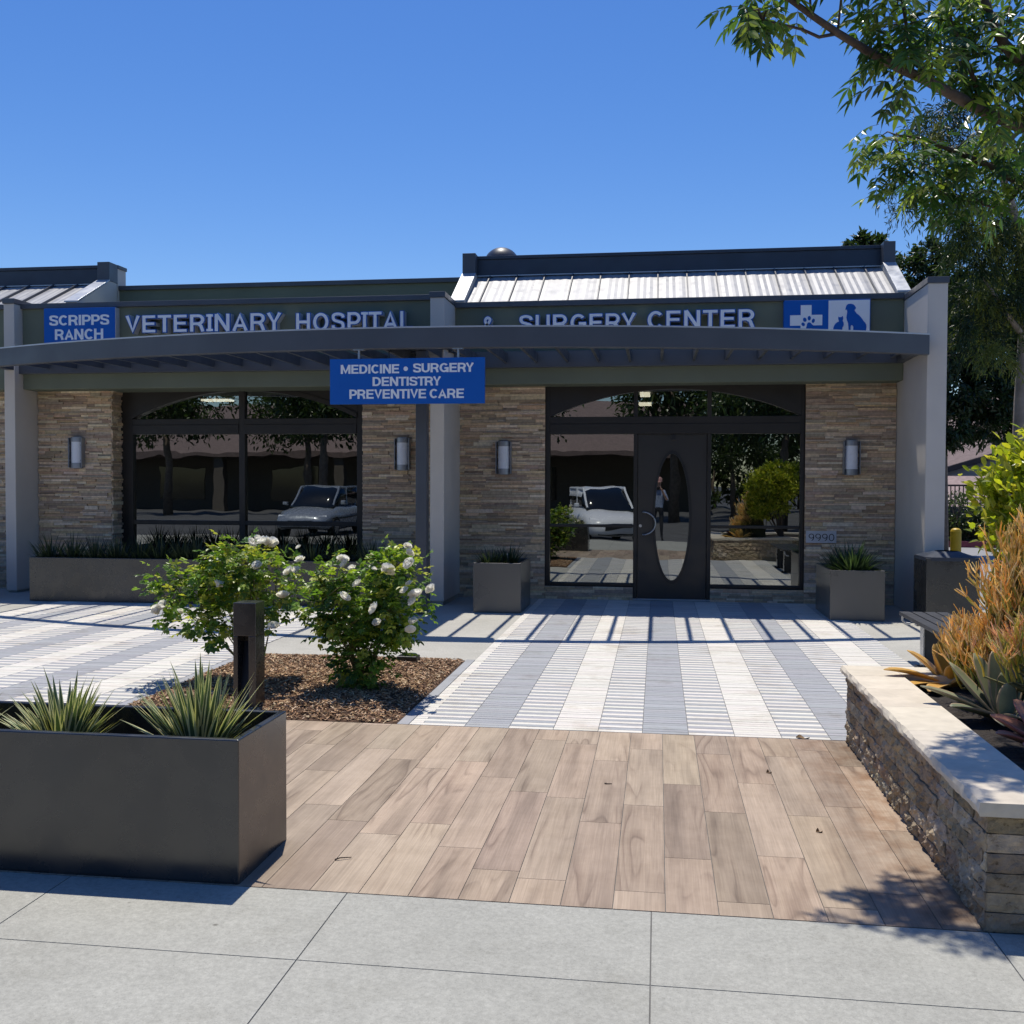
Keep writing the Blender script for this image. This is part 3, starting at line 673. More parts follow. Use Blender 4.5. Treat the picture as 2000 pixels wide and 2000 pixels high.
# panel with the two-line name
m = MB(); m.box(-9.006, -7.882, 14.08, 14.199, 3.50, 4.21)
o = thing('name_sign', 'blue box sign with white two-line lettering at the left end of the fascia', 'sign', (-8.44, 14.2, 3.50))
obj('panel', m, MT['blue'], o, bevel=.004)
m = MB(); m.box(-7.884, -7.876, 14.085, 14.199, 3.50, 4.205); obj('panel_side', m, MT['letter_side'], o)
m = MB(); s0 = at(0+750/7.728, 500+1060/7.728, 14.08); s1 = at(0+1650/7.728, 500+900/7.728, 14.08)
text_mesh(m, 'SCRIPPS', -8.915, -7.985, 3.955, 4.105, 14.076, .092, gap=.07); obj('lettering', m, MT['white'], o); m = MB(); text_mesh(m, 'RANCH', -8.83, -8.075, 3.745, 3.90, 14.076, .092, gap=.08)
obj('lettering', m, MT['white'], o)
# channel letters
def channel(name, label, words, y=14.05):
    o = thing(name, label, 'sign', (words[0][1], 14.2, words[0][3]))
    for text, x0, x1, z0, z1 in words:
        h = .075; lay, wd = layout(text, h, .17); sx = (x1-x0)/wd; sz = z1-z0
        for ch, ox in lay:
            mb = MB(); cx_ = x0 + (ox + h)*sx
            for grow, ya, yb, mi in ((.030, y+.018, y+.145, 0), (.038, y, y+.017, 1), (.0, y-.005, y+.002, 2)):
                put_glyph(mb, ch, x0 + ox*sx, z0, sx, sz, ya, yb, h, mi, grow)
                if ch == 'I':           # slab serifs on the letter I
                    hw = .050 + grow*sx; tk = (h+grow)*sz*.9
                    for zc in (z0 + h*sz, z1 - h*sz): mb.box(cx_-hw, cx_+hw, ya+.0005, yb+.0005, zc-tk, zc+tk, mi)
            obj('letter', mb, [MT['letter_side'], MT['blue'], MT['white']], o)
    return o
channel('sign_lettering', 'raised pale channel letters with blue rims spelling two words left of the centre column', [('VETERINARY', -7.70, -5.34, 3.825, 4.07), ('HOSPITAL', -5.11, -3.44, 3.80, 4.055)])
channel('sign_lettering', 'raised pale channel letters with blue rims right of the centre column, starting with an ampersand', [('&', -2.425, -2.255, 3.70, 3.958), ('SURGERY', -1.905, -.325, 3.73, 3.965), ('CENTER', -.155, 1.245, 3.745, 3.985)])
# panel with cross and animals
o = thing('animal_sign', 'blue box sign with a white cross, paw print, cat and dog silhouettes', 'sign', (2.2, 14.2, 3.5))
m = MB(); m.box(1.645, 2.752, 14.08, 14.199, 3.50, 4.095); obj('panel', m, MT['blue'], o, bevel=.004)
def sgn(px, py): p = at(1500 + px/8.782, 560 + py/8.782, 14.08); return (p.x, p.z)
def flat(name, pts, mat, y, dep=.003):
    m = MB(); m.prism([(x, y, z) for x, z in pts], (0, dep, 0)); return obj(name, m, mat, o)
c0 = [sgn(*p) for p in ((562,318),(748,312),(748,484),(932,480),(932,660),(748,668))]
zc = c0[4][1] - (c0[1][1]-c0[2][1]); xl, xr, xa, xb = sgn(378,500)[0], c0[3][0], c0[0][0], c0[1][0]; zt1, zt2, zt3 = c0[0][1], (c0[2][1]+c0[3][1])/2, (sgn(378,672)[1]+c0[4][1])/2
flat('cross', [(xa,zt1),(xa,zt2),(xl,zt2),(xl,zt3),(xa,zt3),(xa,zc),(xb,zc),(xb,zt3),(xr,zt3),(xr,zt2),(xb,zt2),(xb,zt1)], MT['white'], 14.0765)
q0, q1 = sgn(1040,238), sgn(1748,218); flat('picture_field', [(q0[0], 3.56), (q0[0], q0[1]), (q1[0], q0[1]), (q1[0], 3.56)], MT['white'], 14.0765)
mp = MB()
for (px, py, rx, rz, an) in ((630,568,30,38,18),(706,541,28,40,0),(776,586,26,38,-14),(602,646,28,34,40)):
    cxx, czz = sgn(px, py); a = R(an); rr = [(rx*math.cos(t)/8.78, rz*math.sin(t)/8.78) for t in [2*math.pi*i/24 for i in range(24)]]
    k = (sgn(px+100, py)[0]-cxx)/(100/8.78)
    mp.prism([(cxx + (x*math.cos(a)-z*math.sin(a))*k, 14.072, czz + (x*math.sin(a)+z*math.cos(a))*k) for x, z in rr], (0,.003,0))
mp.prism([(sgn(*p)[0], 14.072, sgn(*p)[1]) for p in ((705,612),(730,622),(755,650),(782,668),(790,690),(776,710),(745,716),(715,722),(690,735),(662,728),(650,708),(660,680),(668,645),(682,618))], (0,.003,0))
obj('paw_print', mp, MT['blue'], o)
flat('cat_figure', [sgn(*p) for p in ((1206,512),(1222,524),(1255,522),(1283,500),(1288,545),(1284,570),(1280,590),(1295,615),(1298,650),(1290,680),(1276,700),(1270,760),(1116,760),(1122,700),(1135,665),(1155,635),(1185,610),(1210,603),(1216,588),(1208,570),(1203,545))], MT['blue'], 14.072)
flat('dog_figure', [sgn(*p) for p in ((1372,298),(1420,293),(1458,303),(1480,318),(1495,340),(1508,362),(1500,385),(1484,398),(1488,418),(1520,462),(1560,490),(1600,535),(1640,592),(1668,622),(1684,655),(1688,690),(1678,770),(1460,770),(1462,690),(1450,668),(1425,658),(1414,690),(1412,770),(1382,770),(1378,690),(1370,620),(1350,570),(1343,530),(1352,470),(1358,430),(1352,400),(1342,392),(1330,405),(1326,388),(1334,350),(1345,322))], MT['blue'], 14.072)
# hanging board
o = thing('hanging_sign', 'blue rectangular board with three lines of white capitals hung under the bowed beam', 'sign', (-2.89, 11.6, 2.567))
m = MB(); m.box(-3.806, -1.972, 11.585, 11.625, 2.567, 3.093); obj('board', m, MT['blue'], o, bevel=.003)
def hz(px, py): p = at(500 + px/3.864, 700 + py/3.864, 11.585); return p.x, p.z
m = MB(); yy = 11.582
(a, b), (c, d) = hz(640, 116), hz(1642, 45); sx_ = (c-a)
def line(txt, pl, pr, zt_, zb_, **k):
    m = MB()
    text_mesh(m, txt, hz(pl, 100)[0], hz(pr, 100)[0], hz(900, zb_)[1], hz(900, zt_)[1], yy, .092, **k); obj('lettering', m, MT['white'], o)
line('MEDICINE', 640, 1077, 46, 114, gap=.07); line('SURGERY', 1187, 1642, 42, 110, gap=.06); line('DENTISTRY', 880, 1394, 141, 209, gap=.07); line('PREVENTIVE CARE', 705, 1566, 234, 304, gap=.065, space=.22)
bx_, bz_ = hz(1130, 78); m = MB(); m.prism([(bx_ + .026*math.cos(2*math.pi*i/24), yy, bz_ + .026*math.sin(2*math.pi*i/24)) for i in range(24)], (0,.003,0))
obj('bullet_dot', m, MT['white'], o)
for px in (775, 1525):
    xx = hz(px, 0)[0]; m = MB(); m.box(xx-.012, xx+.012, 11.59, 11.615, 3.09, 3.19); m.box(xx-.065, xx+.065, 11.57, 11.64, 3.19, 3.199); obj('hanger', m, MT['steel'], o)
xx = hz(1000, 0)[0]; m = MB(); m.tube([(xx+.02, 11.62, 3.2), (xx, 11.61, 3.17), (xx, 11.605, 3.093)], .007, 6); obj('cable', m, MT['black'], o)
# house number plaque
o = thing('number_plaque', 'pale grey metal plaque with house number 9990 on the stone pier', 'plaque', (2.225, 14.54, .845))
m = MB(); m.box(2.024, 2.428, 14.525, 14.545, .845, 1.01); obj('plate', m, MT['letter_side'], o, bevel=.002)
m = MB(); text_mesh(m, '9990', 2.058, 2.395, .872, .972, 14.522, .045, .004, gap=.14); obj('numerals', m, MT['black'], o)

# ------------------------------------------------------------------ wall lamps
def make_lamp(x, zc, label):
    o = thing('wall_lamp', label, 'wall lamp', (x, 14.545, zc-.225), 'wall lamps on the stone piers')
    m = MB(); m.box(x-.06, x+.06, 14.51, 14.56, zc-.24, zc+.245); obj('back_plate', m, MT['lamp_steel'], o, bevel=.003)
    def half(z0, z1, r, n=18, mat='opal', name='diffuser', mb=None):
        mb = mb or MB(); pts = [(x + r*math.cos(R(180+180*i/n)), 14.515 + r*math.sin(R(180+180*i/n))) for i in range(n+1)]
        mb.prism([(px, py, z0) for px, py in pts], (0, 0, z1-z0)); return mb
    obj('diffuser', half(zc-.155, zc+.165, .086), MT['opal'], o)
    obj('end_band', half(zc+.165, zc+.235, .093), MT['lamp_steel'], o, bevel=.002); obj('end_band', half(zc-.235, zc-.155, .093), MT['lamp_steel'], o, bevel=.002)
    m = MB()
    for s_ in (-1, 1): m.box(x+s_*.106-.004, x+s_*.106+.004, 14.44, 14.55, zc-.225, zc+.225); m.box(x+min(s_*.104, s_*.08), x+max(s_*.104, s_*.08), 14.45, 14.52, zc-.12, zc-.11); m.box(x+min(s_*.104, s_*.08), x+max(s_*.104, s_*.08), 14.45, 14.52, zc+.11, zc+.12)
    obj('side_bar', m, MT['lamp_steel'], o)
    return o
make_lamp(-8.753, 2.094, 'opal wall lamp on the stone pier between the left column and the picture window')
make_lamp(-3.674, 2.07, 'opal wall lamp on the stone pier left of the pergola post')
make_lamp(-2.187, 2.015, 'opal wall lamp between the centre column and the entrance')
make_lamp(2.61, 2.014, 'opal wall lamp above the house number plaque')

# ------------------------------------------------------------------ planters and their plants
def planter(name, label, x0, x1, y0, y1, h, mat, group=None, t=.032, soil=.09):
    o = thing(name, label, 'planter', ((x0+x1)/2, (y0+y1)/2, 0), group); m = MB(); z0 = .007
    v = [(x0,y0),(x1,y0),(x1,y1),(x0,y1)]; i_ = [(x0+t,y0+t),(x1-t,y0+t),(x1-t,y1-t),(x0+t,y1-t)]
    vs = [(*p, z0) for p in v] + [(*p, h) for p in v] + [(*p, h) for p in i_] + [(*p, h-soil-.02) for p in i_]
    fs = []
    for k in range(4):
        n_ = (k+1) % 4; fs += [(k, n_, 4+n_, 4+k), (4+k, 4+n_, 8+n_, 8+k), (8+k, 8+n_, 12+n_, 12+k)]
    m.add(vs, fs); obj('box', m, mat, o, bevel=.006)
    m = MB(); nx, ny = max(4, int((x1-x0)/.06)), max(4, int((y1-y0)/.06)); a0, a1, b0, b1 = x0+t, x1-t, y0+t, y1-t
    m.add([(a0+(a1-a0)*i/nx, b0+(b1-b0)*j/ny, h-soil+rnd.uniform(-.012, .012)) for j in range(ny+1) for i in range(nx+1)], [(j*(nx+1)+i, j*(nx+1)+i+1, (j+1)*(nx+1)+i+1, (j+1)*(nx+1)+i) for j in range(ny) for i in range(nx)])
    obj('soil', m, MT['soil'], o); return o
planter('planter_box', 'large dark grey planter box with striped spiky plants at the edge of the wood paving', -4.16, -1.684, 3.943, 4.49, .602, MT['planter'], soil=.24)
planter('planter_box', 'long dark planter box of strappy plants under the picture window, nearest the left column', -8.60, -6.125, 13.05, 13.65, .61, MT['planter'], 'long planters under the picture window')
planter('planter_box', 'long dark planter box mostly hidden behind the white rose bushes', -6.0, -3.53, 13.07, 13.67, .61, MT['planter'], 'long planters under the picture window')
planter('planter_box', 'planter box left of the entrance door, coloured lighter for sunlit paving bounce', -2.331, -1.716, 12.85, 13.85, .635, MT['planter_bounce_lit'])
planter('planter_box', 'planter box below the house number plaque, coloured lighter for sunlit paving bounce', 2.075, 2.715, 12.80, 13.95, .612, MT['planter_bounce_lit'])
planter('planter_box', 'dark planter box cut by the left edge of the photo, beyond the left column', -12.4, -9.75, 13.05, 13.65, .61, MT['planter'])

def blade_mb(mb, base, az, length, wd, lean, curl, cols, n=6, stripe=False, mi=0, fold=.25, twist=0):
    """one strap leaf: base point, heading, arching outward; optional pale margins"""
    d = Vector((math.cos(az), math.sin(az), 0)); s_ = Vector((-math.sin(az), math.cos(az), 0)); p = Vector(base); rows = []
    th = lean
    for i in range(n+1):
        t = i/n; w_ = wd*(.62 + .9*t - 1.52*t*t*1.0) if t < .6 else wd*(.62+.54-.547)*(1-((t-.6)/.4)**1.6)/.613*.62
        w_ = wd*max(.02, (1-(max(0, t-.35)/.65)**1.7))*(.75+.25*min(1, t/.3))
        dirv = Vector((d.x*math.sin(th), d.y*math.sin(th), math.cos(th))); nrm = dirv.cross(s_)
        up = nrm * (w_*fold)
        if stripe: rows.append([p - s_*w_ + up, p - s_*w_*.55 + up*.5, p + s_*w_*.55 + up*.5, p + s_*w_ + up])
        else: rows.append([p - s_*w_ + up, p, p + s_*w_ + up])
        p = p + dirv*(length/n); th += curl/n
    k = len(rows[0]); vs = [v for r in rows for v in r]; o = len(mb.v); mb.v.extend([tuple(v) for v in vs])
    for i in range(n):
        for j in range(k-1):
            mb.f.append([o+i*k+j, o+i*k+j+1, o+(i+1)*k+j+1, o+(i+1)*k+j]); mb.m.append(mi)
            mb.c.append(cols[1] if stripe and j != 1 else cols[0])
def plant(name, label, cat, base, n, lmin, lmax, wd, lean, curl, palette_, rad=.06, group=None, stripe=None, mat='blade', seed=1, leanmin=.05, squash=1.0):
    rg = random.Random(seed); mb = MB()
    for i in range(n):
        a = rg.uniform(0, 2*math.pi); f = rg.random()**.7; r_ = rad*f
        if squash < 1: a = math.atan2(math.sin(a)*squash, math.cos(a))
        c = jit(rg.choice(palette_), .15, rg)
        blade_mb(mb, (base[0]+r_*math.cos(a), base[1]+r_*math.sin(a), base[2]), a + rg.uniform(-.5, .5)*squash, rg.uniform(lmin, lmax)*(1-.2*f), wd*rg.uniform(.75, 1.2), (leanmin + (lean-leanmin)*f*rg.uniform(.6, 1.15))*(1 if squash == 1 else 1-.72*abs(math.sin(a))), curl*rg.uniform(.2, 1.3)*(1 if squash == 1 else 1-.8*abs(math.sin(a))), [c, jit(stripe, .1, rg)] if stripe else [c], stripe=bool(stripe))
    return tag(obj(name, mb, MT[mat], base=base), label, cat, group)
VAR = [(.085,.135,.05),(.07,.115,.05),(.10,.16,.065)]
for i, (px, py, lab) in enumerate(((388, 1430, 'cream striped spiky plant nearest the planter corner by the wood paving'), (122, 1430, 'cream striped spiky plant in the middle of the large dark planter'), (-110, 1430, 'cream striped spiky plant cut off by the left edge of the photo'))):
    p = at(px, py, 4.20); plant('variegated_flax', lab, 'spiky plant', (p.x, 4.22, .43), 150 if i == 0 else 130, .22, (.50, .43, .42)[i], .0165, 1.15, .28, VAR, .065, 'striped spiky plants in the large planter', (.72,.68,.36), seed=20+i, squash=.42)
DK = [(.035,.055,.022),(.045,.07,.028),(.03,.05,.02),(.06,.08,.035)]
k = 0
spots = ['beside the left column', 'second from the left column', 'under the wall lamp', 'under the stone corner', 'under the window corner', 'centred under the left pane', 'left of the window mullion', 'at the right end of its planter']
for j, xx in enumerate([-8.45,-8.12,-7.78,-7.45,-7.12,-6.8,-6.5,-6.28]):
    plant('flax_lily', 'dark strappy plant in the long left planter, ' + spots[j], 'strappy plant', (xx, 13.33, .52), 110, .25, .50, .0075, .75, .5, DK, .16, 'strappy plants in the long planters', seed=40+k); k += 1
spots = ['next to the gap between the planters', 'behind the left rose bush crown', 'below the window mullion', 'between the two rose bushes', 'behind the right rose bush', 'left of the pergola post']
for j, xx in enumerate([-5.85,-5.45,-5.05,-4.65,-4.25,-3.8]):
    plant('flax_lily', 'dark strappy plant in the planter behind the roses, ' + spots[j], 'strappy plant', (xx, 13.36, .52), 110, .25, .52, .0075, .75, .5, DK, .18, 'strappy plants in the long planters', seed=60+k); k += 1
plant('flax_lily', 'dark strappy plant in the planter beyond the left column', 'strappy plant', (-9.95, 13.3, .52), 110, .25, .5, .0075, .75, .5, DK, .18, 'strappy plants in the long planters', seed=90)
plant('flax_lily', 'small strappy green plant at the left side of the planter by the door', 'strappy plant', (-2.14, 13.1, .54), 120, .18, .36, .008, .85, .4, DK, .12, seed=91)
plant('flax_lily', 'strappy plant at the back of the planter left of the door', 'strappy plant', (-1.95, 13.4, .54), 120, .20, .40, .0075, .8, .4, DK, .15, seed=92)
plant('flax_lily', 'arching strappy green plant in the planter below the house number', 'strappy plant', (2.40, 13.08, .53), 230, .28, .52, .0095, 1.2, .7, [(.06,.10,.035),(.08,.13,.045),(.04,.07,.025)], .15, seed=93)
plant('flax_lily', 'dark strappy plant at the back of the planter below the house number', 'strappy plant', (2.38, 13.55, .53), 150, .25, .48, .0085, .9, .6, DK, .2, seed=94)

# ------------------------------------------------------------------ bollard light, ground box, bin, bench, yellow bollard
o = thing('bollard_light', 'dark square bollard light with a recessed lower opening, in front of the rose bed', 'bollard light', (-2.92, 7.03, 0))
x0, x1, y0, y1 = -3.005, -2.835, 6.95, 7.12
m = MB(); m.box(x0, x1, y0, y1, .552, .79); m.box(x0, x0+.035, y0, y1, .01, .552); m.box(x1-.055, x1, y0, y1, .01, .552); m.box(x0+.035, x1-.055, y1-.05, y1, .01, .552)
obj('post', m, MT['planter'], o, bevel=.004)
m = MB(); m.prism([(x0+.036, y0+.01, .02), (x0+.036, y1-.052, .02), (x0+.036, y1-.052, .5)], (x1-.056-x0-.036, 0, 0)); obj('reflector', m, MT['black'], o)
o = thing('ground_box', 'low dark green ground light box in the mulch right of the roses', 'ground box', (-2.2, 8.87, .03))
m = MB(); m.box(-2.30, -2.115, 8.86, 9.0, .02, .105); obj('body', m, MT['black'], o, bevel=.01)
m = MB(); m.lathe(-2.18, 8.93, [(.055, .105), (.055, .116), (.045, .122), (.0, .124)], 20); obj('lid', m, plain('green_lid', (.03,.06,.04), .4), o)

o = thing('litter_bin', 'square black litter bin with sloped lid and round opening beside the right column', 'bin', (3.37, 12.7, 0))
x0, x1, y0, y1, h = 3.075, 3.665, 12.36, 12.95, .80
m = MB(); m.box(x0, x1, y0, y1, .03, h); m.box(x0+.03, x1-.03, y0+.03, y1-.03, .0065, .03); obj('body', m, MT['planter'], o, bevel=.008)
m = MB(); cxm, cym = (x0+x1)/2, (y0+y1)/2; n = 28
rr = [(cxm + .13*math.cos(2*math.pi*i/n), cym + .13*math.sin(2*math.pi*i/n), h+.072) for i in range(n)]
sq = []
for i in range(n):
    c_, s_ = math.cos(2*math.pi*i/n), math.sin(2*math.pi*i/n); t = (.30)/max(abs(c_), abs(s_)); sq.append((cxm+c_*t, cym+s_*t, h+.012))
m.add(rr + sq, [(i, n+i, n+(i+1) % n, (i+1) % n) for i in range(n)])
m.add(sq + [(p[0], p[1], h-.03) for p in sq], [(i, n+i, n+(i+1) % n, (i+1) % n) for i in range(n)]); obj('lid', m, MT['slate_dark'], o)
m = MB(); m.tube([(cxm, cym, h-.1), (cxm, cym, h+.06)], .128, 28); obj('opening', m, MT['black'], o)

bx, by = 2.49, 9.05
o = thing('bench', 'backless bench with dark grey lengthwise slats and metal frame near the garden wall', 'bench', (bx, by, 0))
for i in range(4):
    xx = 2.27 + i*.113; m = MB(); m.box(xx, xx+.098, 8.0, 10.1, .415, .45); obj('slat', m, MT['bench'], o, bevel=.005)
for yy in (8.45, 9.55):
    m = MB(); m.box(2.36, 2.62, yy-.05, yy+.05, .03, .39); m.box(2.30, 2.68, yy-.06, yy+.06, .0065, .03); obj('leg', m, MT['bench'], o, bevel=.004)
    m = MB(); m.box(2.345, 2.357, yy-.06, yy+.06, .03, .40); m.box(2.29, 2.69, yy-.04, yy+.04, .39, .413); obj('frame', m, MT['steel'], o)
m = MB(); m.tube([(2.30, 10.08, .41), (2.30, 10.10, .37), (2.33, 10.10, .34), (2.37, 10.08, .335)], .011, 8); obj('frame_end', m, MT['steel'], o)
c = at(1867, 1034, 17.0)
o = thing('yellow_bollard', 'yellow painted round safety bollard behind the black bin', 'bollard', (c.x, 17.0, -.03))
m = MB(); m.lathe(c.x, 17.0, [(.082, -.03), (.082, c.z-.03), (.07, c.z), (.04, c.z+.018), (0, c.z+.024)], 28); obj('post', m, MT['yellow'], o, smooth=False)

# ------------------------------------------------------------------ raised garden wall
o = thing('garden_wall', 'raised planter wall of split travertine with pale limestone coping', 'wall', (1.2, 5.3, 0))
gx0, gx1, gy0, gy1, gz = 1.205, 5.2, 3.935, 6.735, .44
mb = MB(); mb.box(gx0+.03, gx0+.26, gy0+.03, gy1-.03, .0, gz-.01, 0, (.10,.08,.06)); mb.box(gx0+.26, gx1, gy0+.03, gy0+.26, 0, gz-.01, 0, (.10,.08,.06)); mb.box(gx0+.26, gx1, gy1-.26, gy1-.03, 0, gz-.01, 0, (.10,.08,.06))
TR = [(.40,.315,.215),(.33,.255,.17),(.44,.36,.25),(.37,.29,.20),(.47,.40,.30),(.30,.235,.16)]
def split_face(mb, u0, u1, put, rough, rg):
    z = .006
    for h in (.073, .073, .072, .072, .072, .072):
        u = u0 - rg.uniform(0, .15)
        while u < u1:
            l = rg.uniform(.14, .34); a, b = max(u, u0), min(u+l, u1)
            if b - a > .015:
                c = jit(rg.choice(TR), .14, rg); nu, nz = max(3, int((b-a)/.016)), 5; d0 = rg.uniform(.0, rough*.8); ph = rg.uniform(0, 50); g = .0015; vs = []
                tilt = rg.uniform(-.3, .3)*rough
                for j in range(nz+1):
                    for i in range(nu+1):
                        uu = a+g+(b-a-2*g)*i/nu; zz = z+g+(h-2*g)*j/nz
                        e = min(i, nu-i, j, nz-j); d = d0 + tilt*(j/nz-.5)*2 + rg.uniform(-1, 1)*rough*.42 + rough*.5*math.sin(uu*37+ph)*math.cos(zz*61+ph)
                        d = d*(.45 if e == 0 else 1)
                        vs.append(put(uu + rg.uniform(-.002, .002), d, zz))
                k = len(vs); fs = [(j*(nu+1)+i, j*(nu+1)+i+1, (j+1)*(nu+1)+i+1, (j+1)*(nu+1)+i) for j in range(nz) for i in range(nu)]
                rim = [i for i in range(nu+1)] + [(j)*(nu+1)+nu for j in range(1, nz+1)] + [nz*(nu+1)+i for i in range(nu-1, -1, -1)] + [j*(nu+1) for j in range(nz-1, 0, -1)]
                back = []
                for r_ in rim:
                    j, i = divmod(r_, nu+1); back.append(put(a+g+(b-a-2*g)*i/nu, -.035, z+g+(h-2*g)*j/nz))
                q = len(rim); fs += [(rim[(i+1) % q], rim[i], k+i, k+(i+1) % q) for i in range(q)]
                mb.add(vs + back, fs, 0, c)
            u = u + l
        z += h + .0008
rg = random.Random(5)
split_face(mb, gy0, gy1, lambda u, d, z: (gx0 - d, gy1 + gy0 - u, z), .017, rg)
split_face(mb, gx0, 3.0, lambda u, d, z: (u, gy0 - d, z), .009, rg)
split_face(mb, gx0, 3.0, lambda u, d, z: (gx0 + 3.0 - u, gy1 + d, z), .015, rg)
obj('stone_face', mb, MT['split_stone'], o)
def rough_slab(x0, x1, y0, y1, z0, z1, edge):
    """coping stone with a rock-faced edge on the listed sides"""
    mb = MB(); nx, ny, nz = max(2, int((x1-x0)/.03)), max(2, int((y1-y0)/.03)), 3; vs = {}; g = .0012
    P = []
    def pt(i, j, k):
        x = x0+g+(x1-x0-2*g)*i/nx; y = y0+g+(y1-y0-2*g)*j/ny; z = z0+(z1-z0)*k/nz
        a = .003*math.sin(y*19+k*2.1)+.0035*rg.uniform(-1, 1)
        if 'W' in edge and i == 0: x += a + (.006 if k in (0, nz) else -.004)
        if 'S' in edge and j == 0: y += .3*a + (.002 if k in (0, nz) else 0)
        if 'N' in edge and j == ny: y += a
        return (x, y, z)
    idx = {}
    def gi(i, j, k):
        if (i, j, k) not in idx: idx[(i, j, k)] = len(P); P.append(pt(i, j, k))
        return idx[(i, j, k)]
    fs = []
    for i in range(nx):
        for j in range(ny): fs.append((gi(i,j,nz), gi(i+1,j,nz), gi(i+1,j+1,nz), gi(i,j+1,nz))); fs.append((gi(i,j,0), gi(i,j+1,0), gi(i+1,j+1,0), gi(i+1,j,0)))
    for k in range(nz):
        for i in range(nx): fs.append((gi(i,0,k), gi(i+1,0,k), gi(i+1,0,k+1), gi(i,0,k+1))); fs.append((gi(i,ny,k), gi(i,ny,k+1), gi(i+1,ny,k+1), gi(i+1,ny,k)))
        for j in range(ny): fs.append((gi(0,j,k), gi(0,j,k+1), gi(0,j+1,k+1), gi(0,j+1,k))); fs.append((gi(nx,j,k), gi(nx,j+1,k), gi(nx,j+1,k+1), gi(nx,j,k+1)))
    mb.add(P, fs, 0, jit((.66,.59,.47), .05, rg)); return mb
cz0, cz1 = .441, .492
yb = [gy0-.03, 4.52, 5.02, 5.55, 6.02, 6.42, gy1+.03]
for i in range(len(yb)-1): obj('coping_stone', rough_slab(1.168, 1.478, yb[i], yb[i+1], cz0, cz1, 'W' + ('S' if i == 0 else '') + ('N' if i == len(yb)-2 else '')), MT['coping'], o)
for (a, b) in ((1.478, 1.95), (1.95, 2.45), (2.45, 3.0), (3.0, 3.6)):
    obj('coping_stone', rough_slab(a, b, gy0-.03, gy0+.27, cz0, cz1, 'S'), MT['coping'], o); obj('coping_stone', rough_slab(a, b, gy1-.27, gy1+.03, cz0, cz1, 'N'), MT['coping'], o)
mb = MB(); nx, ny = 60, 40
mb.add([(1.44+(5.1-1.44)*i/nx, 4.17+(6.5-4.17)*j/ny, .415 + rnd.uniform(-.01, .012)) for j in range(ny+1) for i in range(nx+1)], [(j*(nx+1)+i, j*(nx+1)+i+1, (j+1)*(nx+1)+i+1, (j+1)*(nx+1)+i) for j in range(ny) for i in range(nx)])
obj('soil', mb, MT['soil'], o)

# ------------------------------------------------------------------ foliage helpers
def nrm(a): return a / np.maximum(1e-9, np.linalg.norm(a, axis=1, keepdims=True))
def leaf_arrays(P, D, Nn, L, W, fold=.25, droop=.12, prof=((.32, 1.0), (.66, .82))):
    P, D, Nn = np.asarray(P, float), nrm(np.asarray(D, float)), np.asarray(Nn, float)
    Sd = nrm(np.cross(D, Nn)); Nn = nrm(np.cross(Sd, D)); L = np.asarray(L)[:, None]; W = np.asarray(W)[:, None]*.5
    (t1, w1), (t2, w2) = prof
    def pt(t, s, w): return P + D*L*t + Sd*W*w*s + Nn*(W*w*fold*abs(s) - L*droop*t*t)
    V = np.stack([pt(0, 0, 0), pt(t1, -1, w1), pt(t2, -1, w2), pt(1, 0, 0), pt(t2, 1, w2), pt(t1, 1, w1)], 1)
    return V.reshape(-1, 3)
def leaf_mesh(name, P, D, Nn, L, W, C, mat, **k):
    V = leaf_arrays(P, D, Nn, L, W, **k); n = len(V)//6; b = np.arange(n)[:, None]*6
    F = np.concatenate([b + np.array([[0, 5, 4, 3]]), b + np.array([[0, 3, 2, 1]])], 1).reshape(-1, 4)
    cols = np.repeat(np.concatenate([np.asarray(C, float), np.ones((n, 1))], 1), 2, axis=0)
    me = bpy.data.meshes.new(name); me.from_pydata(V.tolist(), [], F.tolist()); me.materials.append(mat)
    a = me.attributes.new('Col', 'FLOAT_COLOR', 'FACE'); a.data.foreach_set('color', cols.astype(np.float32).ravel()); me.update(); return me
def rand_cols(rg, n, pal, j=.18):
    pal = np.asarray(pal); c = pal[rg.integers(0, len(pal), n)]; return np.clip(c*(1 + rg.uniform(-j, j, (n, 1)))*(1 + rg.uniform(-.06, .06, (n, 3))), 0, 1)
def unit(rg, n): return nrm(rg.normal(size=(n, 3)))

class Leaves:
    def __init__(s): s.P = []; s.D = []; s.N = []; s.L = []; s.W = []; s.C = []
    def put(s, p, d, n, l, w, c): s.P.append(p); s.D.append(d); s.N.append(n); s.L.append(l); s.W.append(w); s.C.append(c)
    def compound(s, rg, p, d, length, pairs, ll, lw, c, sag=.35, tip=True):
        """pinnate leaf: rachis from p along d, sagging, with pairs of leaflets"""
        d = Vector(d).normalized(); side = d.cross(Vector((0, 0, 1)))
        if side.length < .1: side = Vector((1, 0, 0))
        side.normalize(); q = Vector(p); pth = [q.copy()]
        for i in range(pairs):
            d = (d + Vector((0, 0, -sag/pairs))).normalized(); q = q + d*(length/pairs); pth.append(q.copy()); up = side.cross(d)
            for sg in (-1, 1):
                dd = (d*.55 + side*sg*.8 + Vector((0, 0, -.18)) + Vector(rg.uniform(-.18, .18, 3))).normalized()
                k = rg.uniform(.8, 1.15); s.put(q, dd, up + Vector(rg.uniform(-.25, .25, 3)), ll*k, lw*k, c*rg.uniform(.85, 1.15))
        if tip: s.put(q, d, side.cross(d), ll*1.1, lw, c)
        return pth
    def mesh(s, name, mat, **k): return leaf_mesh(name, s.P, s.D, s.N, s.L, s.W, s.C, mat, **k)

